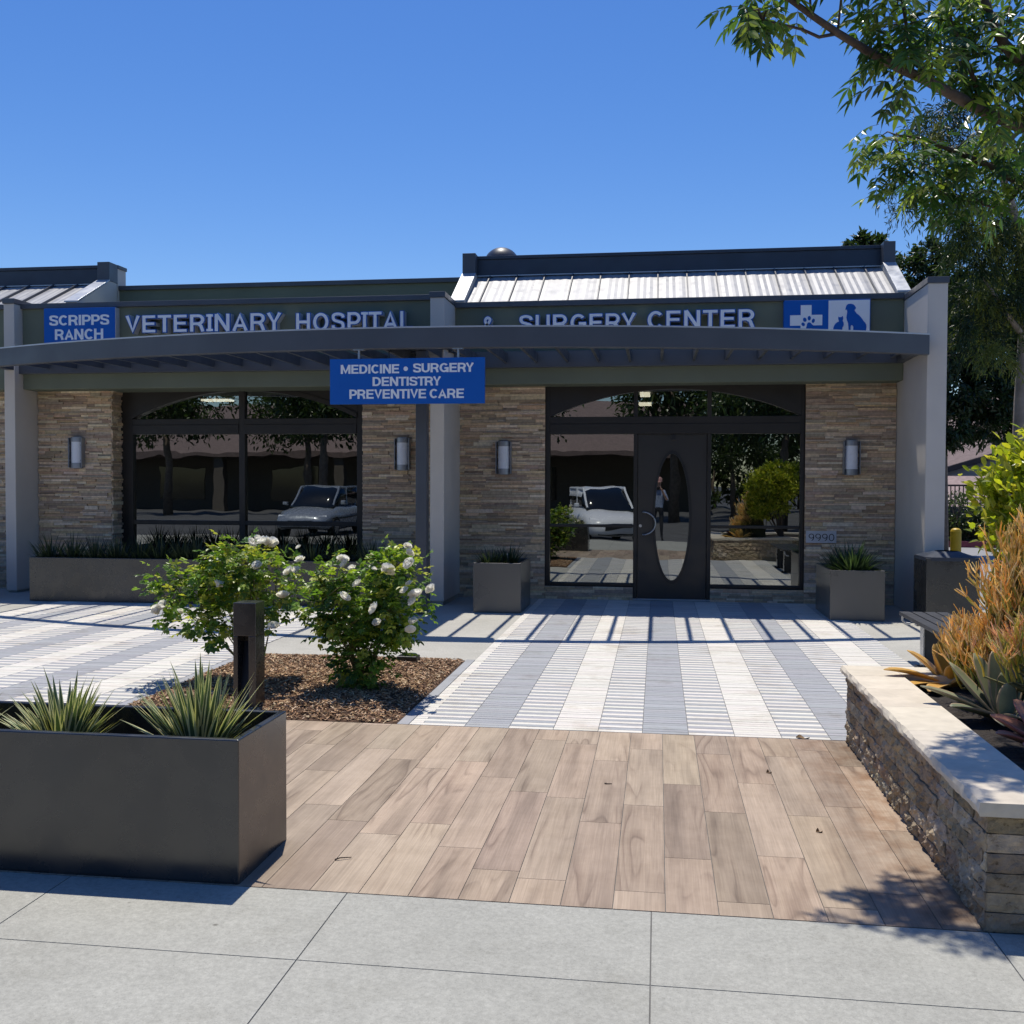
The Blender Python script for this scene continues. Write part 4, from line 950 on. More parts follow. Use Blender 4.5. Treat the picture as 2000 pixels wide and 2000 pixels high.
# ------------------------------------------------------------------ rose bushes
def flower_mesh(seed):
    rg = random.Random(seed); mb = MB()
    for ring, (np_, rad, tilt, sz) in enumerate(((8, .006, 82, .044), (8, .006, 62, .044), (7, .005, 44, .042), (7, .004, 27, .038), (5, .002, 8, .034))):
        for i in range(np_):
            a = 2*math.pi*(i + .5*(ring % 2))/np_ + rg.uniform(-.2, .2); th = R(tilt + rg.uniform(-10, 10)); d = Vector((math.cos(a), math.sin(a), 0)); sd_ = Vector((-math.sin(a), math.cos(a), 0)); p = d*rad; rows = []
            wv = sz*rg.uniform(.75, .95)
            for k, (t, wk) in enumerate(((0, .25), (.35, .85), (.7, 1.0), (1, .62))):
                dirv = d*math.sin(th) + Vector((0, 0, math.cos(th))); up = sd_.cross(dirv)*-1
                rows.append([p + dirv*0 - sd_*wv*.55*wk + up*wv*.18*wk, p + Vector((0, 0, 0)), p + sd_*wv*.55*wk + up*wv*.18*wk]); p = p + dirv*sz*.34; th += R((-20, -12, 26, 0)[k] + rg.uniform(-6, 6))
            vs = [v for r in rows for v in r]; c = jit(rg.choice([(.95,.94,.90),(.96,.95,.93),(.93,.90,.78)]), .03, rg)
            mb.add(vs, [(r*3+j, r*3+j+1, r*3+4+j, r*3+3+j) for r in range(3) for j in range(2)], 0, c)
    return mesh_from('flower', mb.v, mb.f, MT['petal'], mb.m, [(*c, 1) for c in mb.c], True)
FLOWERS = [flower_mesh(i) for i in range(4)]
def rose_bush(label, base, blobs, n_leaf, flowers, seed, pal, stems=14):
    """blobs: (centre, radii, share of leaves)"""
    o = thing('rose_bush', label, 'rose bush', base, 'white rose bushes in the mulch bed'); rg = np.random.default_rng(seed); rr = random.Random(seed); st = MB(); lv = Leaves(); pal = np.asarray(pal)
    base = Vector(base); tips = []
    for k in range(stems):
        c, rad, _ = blobs[k % len(blobs)]; u = unit(rg, 1)[0]; u[2] = abs(u[2])*.7 + .1; tgt = Vector(c) + Vector(u*np.asarray(rad)*rr.uniform(.55, .95))
        b = base + Vector((rr.uniform(-.06, .06), rr.uniform(-.06, .06), 0)); mid = b.lerp(tgt, .5) + Vector((rr.uniform(-.05, .05), rr.uniform(-.05, .05), rr.uniform(.02, .1)))
        pth = [((1-t)**2)*b + 2*t*(1-t)*mid + t*t*tgt for t in [i/7 for i in range(8)]]; st.tube(pth, [.008-.0055*i/7 for i in range(8)], 5); tips.append(pth)
    tot = sum(b[2] for b in blobs)
    for c, rad, share in blobs:
        m = int(n_leaf*share/tot); c = np.asarray(c); rad = np.asarray(rad)
        clumps = c + unit(rg, max(5, m//14))*rg.uniform(.25, 1.0, (max(5, m//14), 1))**.6*rad     # shoots: leaves gather round them and leave gaps
        for i in range(m):
            q = clumps[rg.integers(len(clumps))] + rg.normal(size=3)*np.array([.05, .045, .055]); out = (q - c)/rad; d = nrm((out*.7 + rg.normal(size=3)*.6 + np.array([0, -.1, .15]))[None])[0]
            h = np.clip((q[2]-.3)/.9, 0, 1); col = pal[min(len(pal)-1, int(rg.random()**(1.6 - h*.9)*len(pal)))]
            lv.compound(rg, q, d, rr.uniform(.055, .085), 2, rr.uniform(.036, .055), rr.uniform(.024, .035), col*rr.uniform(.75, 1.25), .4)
            if rg.random() < .16:
                near = min(tips, key=lambda p: (p[-2]-Vector(q)).length); src = min(near, key=lambda v: (v-Vector(q)).length); st.tube([src, src.lerp(Vector(q), .5) + Vector((0, 0, .02)), Vector(q)], [.0035, .003, .002], 4)
    obj('stems', st, MT['stem'], o); link('leaves', lv.mesh('leaves', MT['rose_leaf']), o)
    for k, (px, py, Y, s_) in enumerate(flowers):
        p = at(250 + px/2.972, 1000 + py/2.972, Y - .08); f = bpy.data.objects.new('flower', FLOWERS[k % 4]); COL.objects.link(f); f.parent = o; f.location = p - base
        f.rotation_euler = (rr.uniform(.35, 1.1), rr.uniform(-.5, .5), rr.uniform(0, 6)); f.scale = (s_*1.02,)*3
    return o
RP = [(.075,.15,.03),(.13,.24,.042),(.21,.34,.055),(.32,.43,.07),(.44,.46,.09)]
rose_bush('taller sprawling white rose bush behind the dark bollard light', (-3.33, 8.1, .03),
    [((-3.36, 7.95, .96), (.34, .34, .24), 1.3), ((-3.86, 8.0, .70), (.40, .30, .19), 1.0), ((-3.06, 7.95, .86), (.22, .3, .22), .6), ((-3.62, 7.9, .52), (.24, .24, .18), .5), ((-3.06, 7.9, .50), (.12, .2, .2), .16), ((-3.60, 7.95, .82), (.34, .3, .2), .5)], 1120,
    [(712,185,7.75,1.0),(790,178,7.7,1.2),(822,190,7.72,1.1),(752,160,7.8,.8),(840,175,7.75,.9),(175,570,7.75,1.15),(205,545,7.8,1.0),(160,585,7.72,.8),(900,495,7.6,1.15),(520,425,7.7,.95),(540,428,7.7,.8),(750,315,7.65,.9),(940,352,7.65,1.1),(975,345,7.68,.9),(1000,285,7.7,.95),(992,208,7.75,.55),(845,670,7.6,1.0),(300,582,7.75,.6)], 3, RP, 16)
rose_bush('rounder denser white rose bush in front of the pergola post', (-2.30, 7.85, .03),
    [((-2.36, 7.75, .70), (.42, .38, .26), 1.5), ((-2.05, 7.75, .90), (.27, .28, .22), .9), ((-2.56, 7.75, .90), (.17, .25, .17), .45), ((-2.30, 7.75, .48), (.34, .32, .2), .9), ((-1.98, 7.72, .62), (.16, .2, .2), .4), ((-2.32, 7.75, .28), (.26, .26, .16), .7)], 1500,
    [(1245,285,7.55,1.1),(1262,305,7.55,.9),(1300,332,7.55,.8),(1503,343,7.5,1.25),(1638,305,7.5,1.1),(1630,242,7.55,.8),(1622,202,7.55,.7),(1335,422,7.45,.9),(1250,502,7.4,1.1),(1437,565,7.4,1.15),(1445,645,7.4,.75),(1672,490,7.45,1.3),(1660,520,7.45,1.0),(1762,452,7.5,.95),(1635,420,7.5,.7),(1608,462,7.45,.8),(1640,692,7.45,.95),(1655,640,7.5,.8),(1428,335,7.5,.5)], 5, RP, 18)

# ------------------------------------------------------------------ succulents in the raised bed
def fat_leaf(mb, base, az, length, wd, lean, curl, col, edge=None, thick=.2, n=9, tipr=.5, chan=.35):
    d = Vector((math.cos(az), math.sin(az), 0)); s_ = Vector((-math.sin(az), math.cos(az), 0)); p = Vector(base); th = lean; rows = []; m = 10
    for i in range(n+1):
        t = i/n; w_ = wd*.5*(.55 + .45*min(1, t/.35))*max(.03, 1-max(0, (t-.45)/.55)**2.2)**tipr
        dv = Vector((d.x*math.sin(th), d.y*math.sin(th), math.cos(th))); nn_ = dv.cross(s_); tk = w_*thick*(1.2-.6*t); row = []
        for j in range(m):
            a = 2*math.pi*j/m; x = math.cos(a); y = math.sin(a); row.append(p + s_*w_*x + nn_*(tk*y + chan*w_*x*x))
        rows.append(row); p = p + dv*(length/n); th += curl/n
    o = len(mb.v); mb.v.extend([tuple(v) for r in rows for v in r])
    for i in range(n):
        for j in range(m):
            mb.f.append([o+i*m+j, o+i*m+(j+1) % m, o+(i+1)*m+(j+1) % m, o+(i+1)*m+j]); mb.m.append(0); mb.c.append(edge if edge and (j in (0, 9, 4, 5)) else (jit(col, .04)))
    mb.f.append([o+n*m+j for j in range(m)]); mb.m.append(0); mb.c.append(edge or col)
def aloe(label, base, leaves, col, edge, seed):
    mb = MB(); rg = random.Random(seed)
    for (az, ln, wd, lean, curl) in leaves: fat_leaf(mb, Vector(base) + Vector((.02*math.cos(R(az)), .02*math.sin(R(az)), 0)), R(az), ln*1.12, wd*1.45, R(lean), R(curl), jit(col, .15, rg), edge)
    return tag(obj('aloe_plant', mb, MT['succulent'], base=base, smooth=True), label, 'succulent', 'broad leaved succulents on the garden wall')
aloe('copper orange broad leaved succulent by the far end of the garden wall', (1.76, 6.52, .42), [(192,.36,.075,62,28),(160,.27,.075,34,30),(95,.28,.095,9,6),(72,.25,.085,20,6),(112,.24,.08,22,10),(25,.28,.08,45,15),(238,.30,.07,76,22),(215,.33,.06,74,25),(300,.24,.08,60,20),(262,.15,.05,25,8),(335,.25,.08,55,20),(178,.2,.05,18,5)], (.62,.35,.07), (.66,.40,.12), 1)
aloe('grey green broad leaved succulent beside the pale coping', (1.80, 5.62, .42), [(172,.38,.075,62,14),(150,.34,.085,48,-10),(125,.33,.095,30,-4),(92,.34,.10,14,8),(70,.34,.085,22,14),(205,.30,.09,68,12),(252,.20,.10,62,50),(285,.22,.10,60,45),(30,.32,.08,36,16),(350,.30,.08,50,20),(268,.20,.07,14,2),(95,.22,.06,6,0),(50,.30,.085,26,10)], (.20,.22,.13), (.32,.24,.15), 2)
aloe('reddish broad leaved succulent at the near right end of the raised bed', (1.80, 4.95, .42), [(150,.26,.10,52,20),(190,.24,.09,62,15),(120,.26,.09,40,10),(80,.27,.09,40,10),(230,.24,.09,66,20),(300,.24,.09,60,15),(20,.26,.09,50,15),(170,.16,.06,18,5)], (.40,.17,.10), (.45,.14,.10), 3)

def firestick(label, base, crowns, seed, tipc=((.90,.70,.26),(.92,.76,.36),(.86,.58,.20),(.93,.82,.52))):
    """pencil-thin branching stems, green low down and orange at the tips"""
    o = thing('firestick_shrub', label, 'shrub', base, 'orange pencil stemmed shrubs'); rg = random.Random(seed); mb = MB(); base = Vector(base)
    def shade(t):
        if t < .28: return jit((.30,.33,.08), .2, rg)
        if t < .62: return jit(rg.choice([(.66,.58,.13),(.76,.64,.18),(.46,.50,.12)]), .2, rg)
        return jit(rg.choice(tipc), .2, rg)
    def grow(p, d, depth, r_, tt):
        ln = rg.uniform(.045, .10)*(1.2 - .08*depth); q = p + d*ln*.5 + Vector((rg.uniform(-.006, .006), rg.uniform(-.006, .006), .004)); e = p + d*ln + Vector((0, 0, .012))
        mb.tube([p, q, e], [r_, r_*.92, r_*.82 if depth < 3 else r_*.45], 5, 0, shade(tt + rg.uniform(-.1, .15)), cap=False)
        if depth >= 3: return
        for _ in range(rg.choice((2, 2, 3, 3)) if depth > 0 else 4):
            nd = (d + Vector((rg.uniform(-.75, .75), rg.uniform(-.75, .75), rg.uniform(-.15, .55)))).normalized(); grow(e, nd, depth+1, r_*.8, tt + .22)
    trunk = MB()
    for (px, py, Y_, spread, k) in crowns:
        c = at(px, py, Y_)
        for _ in range(int(k*1.15)):
            p = Vector(c) + Vector((rg.gauss(0, spread), rg.gauss(0, spread), rg.gauss(0, spread*.55))); d = (p - Vector((base.x, base.y, base.z-.25)) + Vector((rg.uniform(-.2, .2), rg.uniform(-.2, .2), .35))).normalized()
            trunk.tube([base + Vector((rg.uniform(-.08, .08), rg.uniform(-.08, .08), 0)), base.lerp(p, .5) + Vector((0, 0, .03)), p], [.011, .008, .006], 5)
            grow(p, d, 1, .0058, rg.uniform(.25, .5))
    obj('stems', trunk, MT['stem'], o); obj('pencil_twigs', mb, MT['pencil'], o, smooth=True); return o
firestick('tall orange and gold pencil stemmed shrub at the right edge of the raised bed', (2.30, 6.05, .42), [(2010,1135,6.0,.08,30), (1978,1190,6.0,.07,28), (2055,1130,6.05,.10,24), (2005,1250,5.95,.08,30), (2060,1240,5.9,.1,24), (1958,1240,6.0,.05,14), (2010,1300,5.95,.08,22), (1970,1285,6.0,.05,14), (2030,1085,6.05,.06,14)], 1)
firestick('low yellow pencil stemmed shrub behind the grey green succulent', (1.98, 6.10, .42), [(1908,1290,6.1,.045,24), (1940,1310,6.0,.055,26), (1975,1325,5.9,.06,26), (1892,1320,6.1,.04,16), (1930,1340,5.95,.05,18), (1955,1280,6.05,.05,16)], 2, ((.90,.72,.36),(.92,.78,.46),(.85,.62,.22)))
firestick('reddish pencil stemmed shrub right of the grey green succulent', (2.15, 5.60, .42), [(1985,1330,5.6,.05,14), (2020,1300,5.55,.06,14)], 4, ((.86,.56,.32),(.88,.66,.36),(.90,.74,.44),(.60,.58,.16)))

def bush(name, label, cat, base, blobs, n, ll, lw, pal, mat, seed, group=None, up=.5, stemr=.02, prof=((.38, .95), (.72, .9))):
    o = thing(name, label, cat, base, group); rg = np.random.default_rng(seed); lv = Leaves(); st = MB(); b = Vector(base); tot = sum(x[1][0]*x[1][1]*x[1][2] for x in blobs)**1.0; Ps = []; Ds = []; Ns = []; Ls = []; Ws = []
    for c, rad in blobs:
        m = int(n*rad[0]*rad[1]*rad[2]/tot); c = np.asarray(c, float); rad = np.asarray(rad, float); nc = max(6, m//22)
        shoots = unit(rg, nc); cp = c + shoots*rad*rg.uniform(.35, 1.05, (nc, 1))**.5
        k = rg.integers(0, nc, m); P = cp[k] + rg.normal(size=(m, 3))*rad*.13; D = nrm(shoots[k]*.6 + rg.normal(size=(m, 3))*.55 + np.array([0, 0, up*.6])); Nn = np.tile([0, 0, 1.0], (m, 1)) + rg.normal(size=(m, 3))*.5
        Ps.append(P); Ds.append(D); Ns.append(Nn); Ls.append(ll*rg.uniform(.7, 1.2, m)); Ws.append(lw*rg.uniform(.75, 1.2, m))
        for i in range(0, nc, 2): st.tube([b + Vector((rg.uniform(-1, 1)*stemr, rg.uniform(-1, 1)*stemr, 0)), b.lerp(Vector(c), .7), Vector(cp[i])], [stemr*.6, stemr*.35, stemr*.12], 5)
    P = np.concatenate(Ps); me = leaf_mesh('leaves', P, np.concatenate(Ds), np.concatenate(Ns), np.concatenate(Ls), np.concatenate(Ws), rand_cols(rg, len(P), pal), MT[mat], prof=prof)
    obj('stems', st, MT['bark_dark'], o); link('leaves', me, o); return o
bush('leafy_shrub', 'bright lime green glossy leaved shrub above the orange pencil shrub', 'shrub', (2.70, 6.45, .42), [((2.50, 6.42, 1.68), (.52, .45, .34)), ((2.42, 6.40, 1.35), (.46, .4, .32)), ((2.62, 6.45, 1.95), (.42, .35, .22)), ((2.36, 6.40, 1.08), (.36, .3, .22)), ((2.20, 6.38, 1.50), (.3, .3, .3)), ((2.22, 6.36, 1.15), (.26, .26, .26))], 8200, .075, .038, [(.42,.48,.05),(.52,.55,.07),(.32,.40,.045),(.60,.60,.12),(.22,.30,.04)], 'lime_leaf', 11, up=.9)

# ------------------------------------------------------------------ the near tree leaning in from the right
o = thing('leafy_tree', 'near tree with glossy compound leaves reaching in from the upper right', 'tree', (3.3, 6.25, .42))
rgn = np.random.default_rng(21); rr = random.Random(21); K = 1.0352
SC = 1.09
def pts(*a): return [at(x*K, y*K, Y*SC) for x, y, Y in a]
tr = MB(); tw = MB(); T = Vector((3.3, 6.25, .40))
fork = at(2120*K, 330*K, 7.0*SC)
tr.tube([T, T.lerp(fork, .5) + Vector((.12, .05, 0)), fork, fork + Vector((.15, .1, 1.4))], [.12, .10, .085, .05], 10)
obj('trunk', tr, MT['bark_dark'], o, smooth=True)
limbs = [(pts((2120,330,7.0),(2000,262,6.6),(1932,240,6.3),(1870,218,6.05),(1800,180,5.8),(1750,152,5.6),(1700,130,5.45),(1640,98,5.3),(1580,62,5.15),(1530,28,5.05),(1475,-12,4.95),(1430,-30,4.9)), .044, .010),
 (pts((1576,64,5.15),(1545,70,5.1),(1515,56,5.05),(1480,47,5.0),(1440,38,4.95)), .010, .005),
 (pts((2120,330,7.0),(2010,170,6.5),(1932,122,6.2),(1895,85,6.0),(1872,40,5.9),(1850,-20,5.8)), .05, .02),
 (pts((1765,158,5.62),(1722,110,5.5),(1712,60,5.45),(1700,-10,5.4)), .014, .008),
 (pts((1860,215,6.0),(1830,130,5.9),(1800,60,5.8),(1780,-10,5.8)), .016, .008),
 (pts((2120,330,7.0),(2000,372,7.4),(1932,350,7.5),(1870,315,7.3),(1800,285,7.1),(1740,262,7.0),(1690,255,6.9)), .04, .008),
 (pts((1932,350,7.5),(1890,395,7.35),(1850,385,7.25),(1800,375,7.15)), .015, .006),
 (pts((2000,372,7.4),(1940,300,7.4),(1900,290,7.3)), .02, .008)]
lm = tw; nodes = []
for pth, r0, r1 in limbs:
    k = len(pth); lm.tube(pth, [r0 + (r1-r0)*i/(k-1) for i in range(k)], 8); nodes += pth
clusters = [(1408,6,4.9),(1420,20,4.9),(1436,4,4.9),(1452,20,4.95),(1482,2,5.0),(1412,34,4.9),
 (1648,22,5.4),(1668,52,5.4),(1690,25,5.4),(1700,80,5.45),(1728,42,5.5),(1722,100,5.5),(1752,18,5.6),(1762,62,5.6),(1772,104,5.6),(1700,150,5.5),
 (1800,30,5.8),(1812,80,5.8),(1822,120,5.8),(1852,62,5.85),(1882,30,5.95),(1880,140,6.0),(1915,62,6.1),(1922,150,6.2),(1905,15,6.1),(1832,165,5.9),(1850,110,5.8),(1780,10,5.7),(1825,10,5.8),(1740,70,5.45),(1945,100,6.1),(1860,185,5.9),
 (1885,215,6.0),(1922,225,6.1),(1900,255,6.0),(1850,255,5.9),(1930,190,6.2),
 (1660,258,5.5),(1692,262,5.5),(1720,288,5.55),(1752,302,5.6),(1702,315,5.5),(1782,300,5.7),(1812,332,5.75),(1772,345,5.65),(1842,300,5.8),(1872,332,5.9),(1902,302,6.0),(1922,342,6.1),(1832,370,5.8),(1862,372,5.9),(1745,335,5.6),(1922,280,6.1),(1880,275,5.9),(1810,280,5.7),(1675,300,5.5),(1735,355,5.6),(1790,375,5.7),(1905,375,6.0),(1950,320,6.2)]
hidden = [(1440,-95,5.0),(1475,-130,5.0),(1500,-90,5.05),(1530,-120,5.1),(1555,-95,5.1),(1585,-130,5.2),(1600,-90,5.2),(1630,-120,5.3),(1470,-160,5.05),(1520,-165,5.1),(1570,-165,5.2),(1620,-165,5.3),(1660,-90,5.4),(1500,-125,5.2),(1550,-140,5.3),(1600,-150,5.4),(2010,60,6.4),(2030,150,6.5),(2060,240,6.7),(2000,220,6.4),(2100,100,6.9),(2150,250,7.1),(2150,60,7.2),(2200,120,7.4),(2180,-20,7.3),(2110,-60,7.1),(2250,30,7.6),(2230,200,7.5),(2160,-100,7.3),(2280,120,7.7),(2200,-90,7.5),(2090,20,7.0),(1940,-40,6.2),(1860,-50,6.0),(1760,-50,5.6),(1680,-50,5.4),(2060,0,6.6)]
lv = Leaves(); pal = np.array([(.04,.09,.022),(.06,.13,.03),(.09,.175,.035),(.15,.235,.045),(.27,.34,.07)])
for ci, (x, y, Y) in enumerate(clusters + hidden):
    c = at(x*K, y*K, Y*SC + rr.uniform(-.15, .25) + (1.5 if y >= 245 and x > 1600 else 0)); src = min(nodes, key=lambda v: (v-c).length); 
    tw.tube([src, src.lerp(c, .5) + Vector((0, 0, .03)), c], [.007, .005, .003], 5)
    tip = y < 50 and x < 1480
    for _ in range(3 if tip else (8 if y > 245 else 7)):
        p = np.array(c) + rgn.normal(size=3)*(.035 if tip else .06); d = rgn.normal(size=3)*np.array([1, 1, .5]) + np.array([-.25, -.1, -.15]); cc = pal[min(4, int(rgn.random()**1.3*5))]
        pth = lv.compound(rgn, p, d, (rr.uniform(.09, .14) if tip else rr.uniform(.15, .27)), rr.choice((3, 4, 4, 5)), rr.uniform(.08, .112), rr.uniform(.024, .033), cc*rr.uniform(.8, 1.2), .7)
        tw.tube(pth, .0016, 3, cap=False)
obj('branches', lm, MT['bark_dark'], o, smooth=True); link('crown', lv.mesh('crown', MT['gloss_leaf'], droop=.18, prof=((.3, 1.0), (.62, .8))), o)

# ------------------------------------------------------------------ trees and houses beyond
def strand_tree(label, base, trunk, clumps, seed, pal):
    o = thing('drooping_tree', label, 'tree', base); rg = np.random.default_rng(seed); mb = MB()
    for pth, r0, r1 in trunk: mb.tube(pth, [r0 + (r1-r0)*i/(len(pth)-1) for i in range(len(pth))], 10)
    obj('trunk', mb, MT['bark_pale'], o, smooth=True); P = []; D = []; L = []; C = []; tw = MB(); pal = np.asarray(pal)
    for (c, rad, n) in clumps:
        c = np.asarray(c); 
        sub_ = [(c + (uu := unit(rg, 1)[0])*np.asarray(rad)*rg.uniform(.3, 1.0), uu, pal[rg.integers(len(pal))]*rg.uniform(.8, 1.2)) for _s in range(max(3, n//9))]
        for _ in range(int(n*2.3)):
            c2, u, col = sub_[rg.integers(len(sub_))]; p = c2 + rg.normal(size=3)*np.asarray(rad)*.17; k = int(rg.integers(6, 13)); d = np.array([u[0]*.7, u[1]*.7, .15]) + rg.normal(size=3)*.4
            for i in range(k):
                d = d*.85 + np.array([0, 0, -.17]); d = d/np.linalg.norm(d); p = p + d*.045
                P.append(p + rg.normal(size=3)*.02); D.append(d + rg.normal(size=3)*.45); L.append(rg.uniform(.08, .13)); C.append(col*rg.uniform(.85, 1.15))
    P = np.array(P); n = len(P); link('crown', leaf_mesh('crown', P, np.array(D), unit(rg, n), np.array(L), np.full(n, .017), np.array(C), MT['leaf'], droop=.1), o); return o
def ap(x, y, Y): return at(x*K, y*K, Y)
b = at(1985, 1010, 17.5); base = (b.x + .05, 17.5, -.03)
tp = [Vector(base), ap(1925, 880, 17.5), ap(1928, 760, 17.5), ap(1934, 640, 17.4), ap(1936, 520, 17.3), ap(1925, 440, 17.2), ap(1908, 385, 17.0), ap(1880, 300, 16.8), ap(1840, 240, 16.6)]
tp2 = [tp[3], ap(1905, 600, 17.0), ap(1880, 560, 16.8), ap(1850, 520, 16.6)]
tp3 = [tp[5], ap(1960, 380, 17.5), ap(2010, 300, 17.8)]; tp4 = [tp[6], ap(1860, 380, 16.8), ap(1800, 370, 16.6), ap(1720, 350, 16.4)]
def cl(x, y, Y, r, n, rz=None): c = ap(x, y, Y); s_ = r*K/2000*Y; return (tuple(c), (s_, s_*1.2, (rz or r)*K/2000*Y), n)
YL = [(.03,.055,.016),(.05,.08,.02),(.14,.17,.035),(.022,.042,.015),(.22,.23,.045)]  # per-clump colours: yellow-greens paint sunlit clumps, the darkest paint shaded interior
strand_tree('tall drooping tree with fine hanging foliage and pale trunk at the right edge', base, [(tp, .15, .03), (tp2, .05, .02), (tp3, .06, .02), (tp4, .035, .008)],
  [cl(1775,215,16.6,30,55), cl(1800,255,16.6,38,70), cl(1755,240,16.6,20,24), cl(1700,350,16.4,14,18,22), cl(1702,385,16.4,12,14), cl(1795,400,16.6,26,40), cl(1845,420,16.8,42,80), cl(1895,445,17,46,90), cl(1830,490,16.8,38,80), cl(1880,530,17,46,100), cl(1838,560,16.8,34,80), cl(1900,590,17.2,44,90), cl(1850,615,16.8,30,60), cl(1925,500,17.3,40,70), cl(1930,410,17.3,34,50), cl(1880,650,17,24,40), cl(1848,655,16.7,14,20), cl(1985,450,17.6,60,90), cl(2010,560,17.8,60,80), cl(1990,330,17.8,60,80), cl(1870,330,16.9,40,50), cl(1820,440,16.5,24,40)], 31, YL)
def crown_tree(name, label, base, trunk, clumps, n, ll, pal, seed, group=None, bark='bark'):
    o = thing(name, label, 'tree', base, group); rg = np.random.default_rng(seed); mb = MB()
    for pth, r0, r1 in trunk: mb.tube(pth, [r0 + (r1-r0)*i/(len(pth)-1) for i in range(len(pth))], 8)
    obj('trunk', mb, MT[bark], o, smooth=True); tot = sum(c[1][0]**2 for c in clumps); Ps = []; Ds = []
    for c, rad, _ in clumps:
        m = int(n*rad[0]**2/tot); c = np.asarray(c); rad = np.asarray(rad); nc = max(5, m//40); cp = c + unit(rg, nc)*rad*rg.uniform(.3, 1, (nc, 1))**.5
        k = rg.integers(0, nc, m); P = cp[k] + rg.normal(size=(m, 3))*rad*.16; Ps.append(P); Ds.append(nrm(P-c)*.7 + rg.normal(size=(m, 3))*.6 + np.array([0, 0, -.15]))
    P = np.concatenate(Ps); n = len(P); link('crown', leaf_mesh('crown', P, np.concatenate(Ds), np.tile([0, 0, 1.], (n, 1)) + rg.normal(size=(n, 3))*.6, ll*rg.uniform(.7, 1.3, n), ll*.42*rg.uniform(.7, 1.2, n), rand_cols(rg, n, pal, .25), MT['gloss_leaf']), o); return o
DG = [(.018,.036,.014),(.026,.048,.018),(.036,.06,.022),(.05,.075,.03)]
b = ap(1768, 900, 26); base = (b.x, 26, -.1)
crown_tree('broad_tree', 'large dark green broad leaved tree behind the right column', base, [([Vector(base), ap(1768, 860, 26), ap(1775, 760, 26), ap(1790, 640, 26)], .3, .12), ([ap(1772, 790, 26), ap(1840, 720, 26), ap(1890, 620, 26)], .12, .05), ([ap(1772, 770, 26), ap(1760, 690, 26), ap(1745, 600, 26)], .12, .04)],
  [cl(1715,520,26,34,0), cl(1752,492,26,34,0), cl(1795,505,26,36,0), cl(1725,570,26,40,0), cl(1780,575,26,44,0), cl(1830,560,26,46,0), cl(1885,560,26.5,50,0), cl(1800,650,26,46,0), cl(1850,660,26,50,0), cl(1905,650,26.5,50,0), cl(1810,730,25.5,46,0), cl(1860,740,26,50,0), cl(1915,730,26.5,46,0), cl(1800,800,25.5,40,0), cl(1850,805,26,36,0), cl(1895,800,26.5,38,0), cl(1940,780,27,44,0), cl(1750,640,26.5,50,0), cl(1785,842,25.4,18,0), cl(1955,640,27,50,0)], 36000, .14, DG, 33)
b = ap(1635, 900, 33); base = (b.x, 33, -.1)
crown_tree('broad_tree', 'dark tree top just showing above the roof ridge', base, [([Vector(base), ap(1635, 560, 33)], .25, .1)], [cl(1622,470,33,24,0), cl(1652,472,33,20,0), cl(1630,510,33,44,0), cl(1680,500,33,22,0)], 5200, .2, DG, 34)
# house over the road
h = thing('house', 'house with brown shingle roof beyond the street', 'house', (16, 46, -.1))
def hp(px, py, Y): return at(px, py, Y)
mb = MB(); mb.prism([hp(1780, 985, 46), hp(2040, 1000, 46), hp(2040, 868, 46), hp(1780, 944, 46)], (0, 6, 0)); obj('wall', mb, MT['house_wall'], h)
mb = MB(); mb.prism([hp(1775, 945, 45.6), hp(2050, 864, 45.6), hp(2050, 853, 45.6), hp(1775, 934, 45.6)], (0, .25, 0)); obj('fascia', mb, MT['brown_trim'], h)
mb = MB(); A, B = hp(1775, 933, 45.7), hp(2050, 852, 45.7); mb.add([A, B, B + Vector((1.0, 9, 2.6)), A + Vector((-1.5, 9, 2.6))], [(0,1,2,3)]); rf = obj('roof', mb, MT['shingle'], h)
v = hp(1878, 893, 48); mb = MB(); mb.tube([v, v + Vector((0, 0, .28))], .2, 12); mb.tube([v + Vector((0, 0, .28)), v + Vector((0, 0, .38))], [.32, .25], 12); obj('roof_vent', mb, MT['zinc_cap'], rf)
mb = MB(); A, B = hp(1770, 975, 43.0), hp(2050, 893, 43.0); mb.add([A, B, B + Vector((0, -3.2, -2.2)), A + Vector((0, -3.2, -.9))], [(0,1,2,3)]); obj('porch_roof', mb, MT['shingle'], h)
mb = MB(); mb.prism([(8, 38.2, .35), (28, 38.2, .35), (28, 42.4, 2.0), (8, 42.4, 2.0)], (0, .1, -.1)); obj('sun_tilted_slope', mb, plain('pink_shingle', (.30,.22,.20), .9, var=.2, vscale=6), h)  # surface behind the fence, sloped like a roof so the sun brightens it
fx0, fx1 = at(1800, 950, 31).x, at(2100, 950, 31).x
fn = thing('iron_fence', 'dark iron railing fence behind the clipped shrubs', 'fence', (fx0, 31, -.1))
mb = MB(); mb.box(fx0, fx1, 30.97, 31.03, 1.61, 1.66); mb.box(fx0, fx1, 30.97, 31.03, 1.10, 1.14); obj('rail', mb, MT['brown_trim'], fn)
mb = MB(); x = fx0
while x < fx1: mb.box(x-.012, x+.012, 30.985, 31.015, 1.0, 1.62); x += .115
obj('bars', mb, MT['brown_trim'], fn)
mb = MB(); mb.box(fx0, fx1, 30.9, 31.1, -.1, 1.02); obj('plinth_wall', mb, MT['tan_wall'], fn)
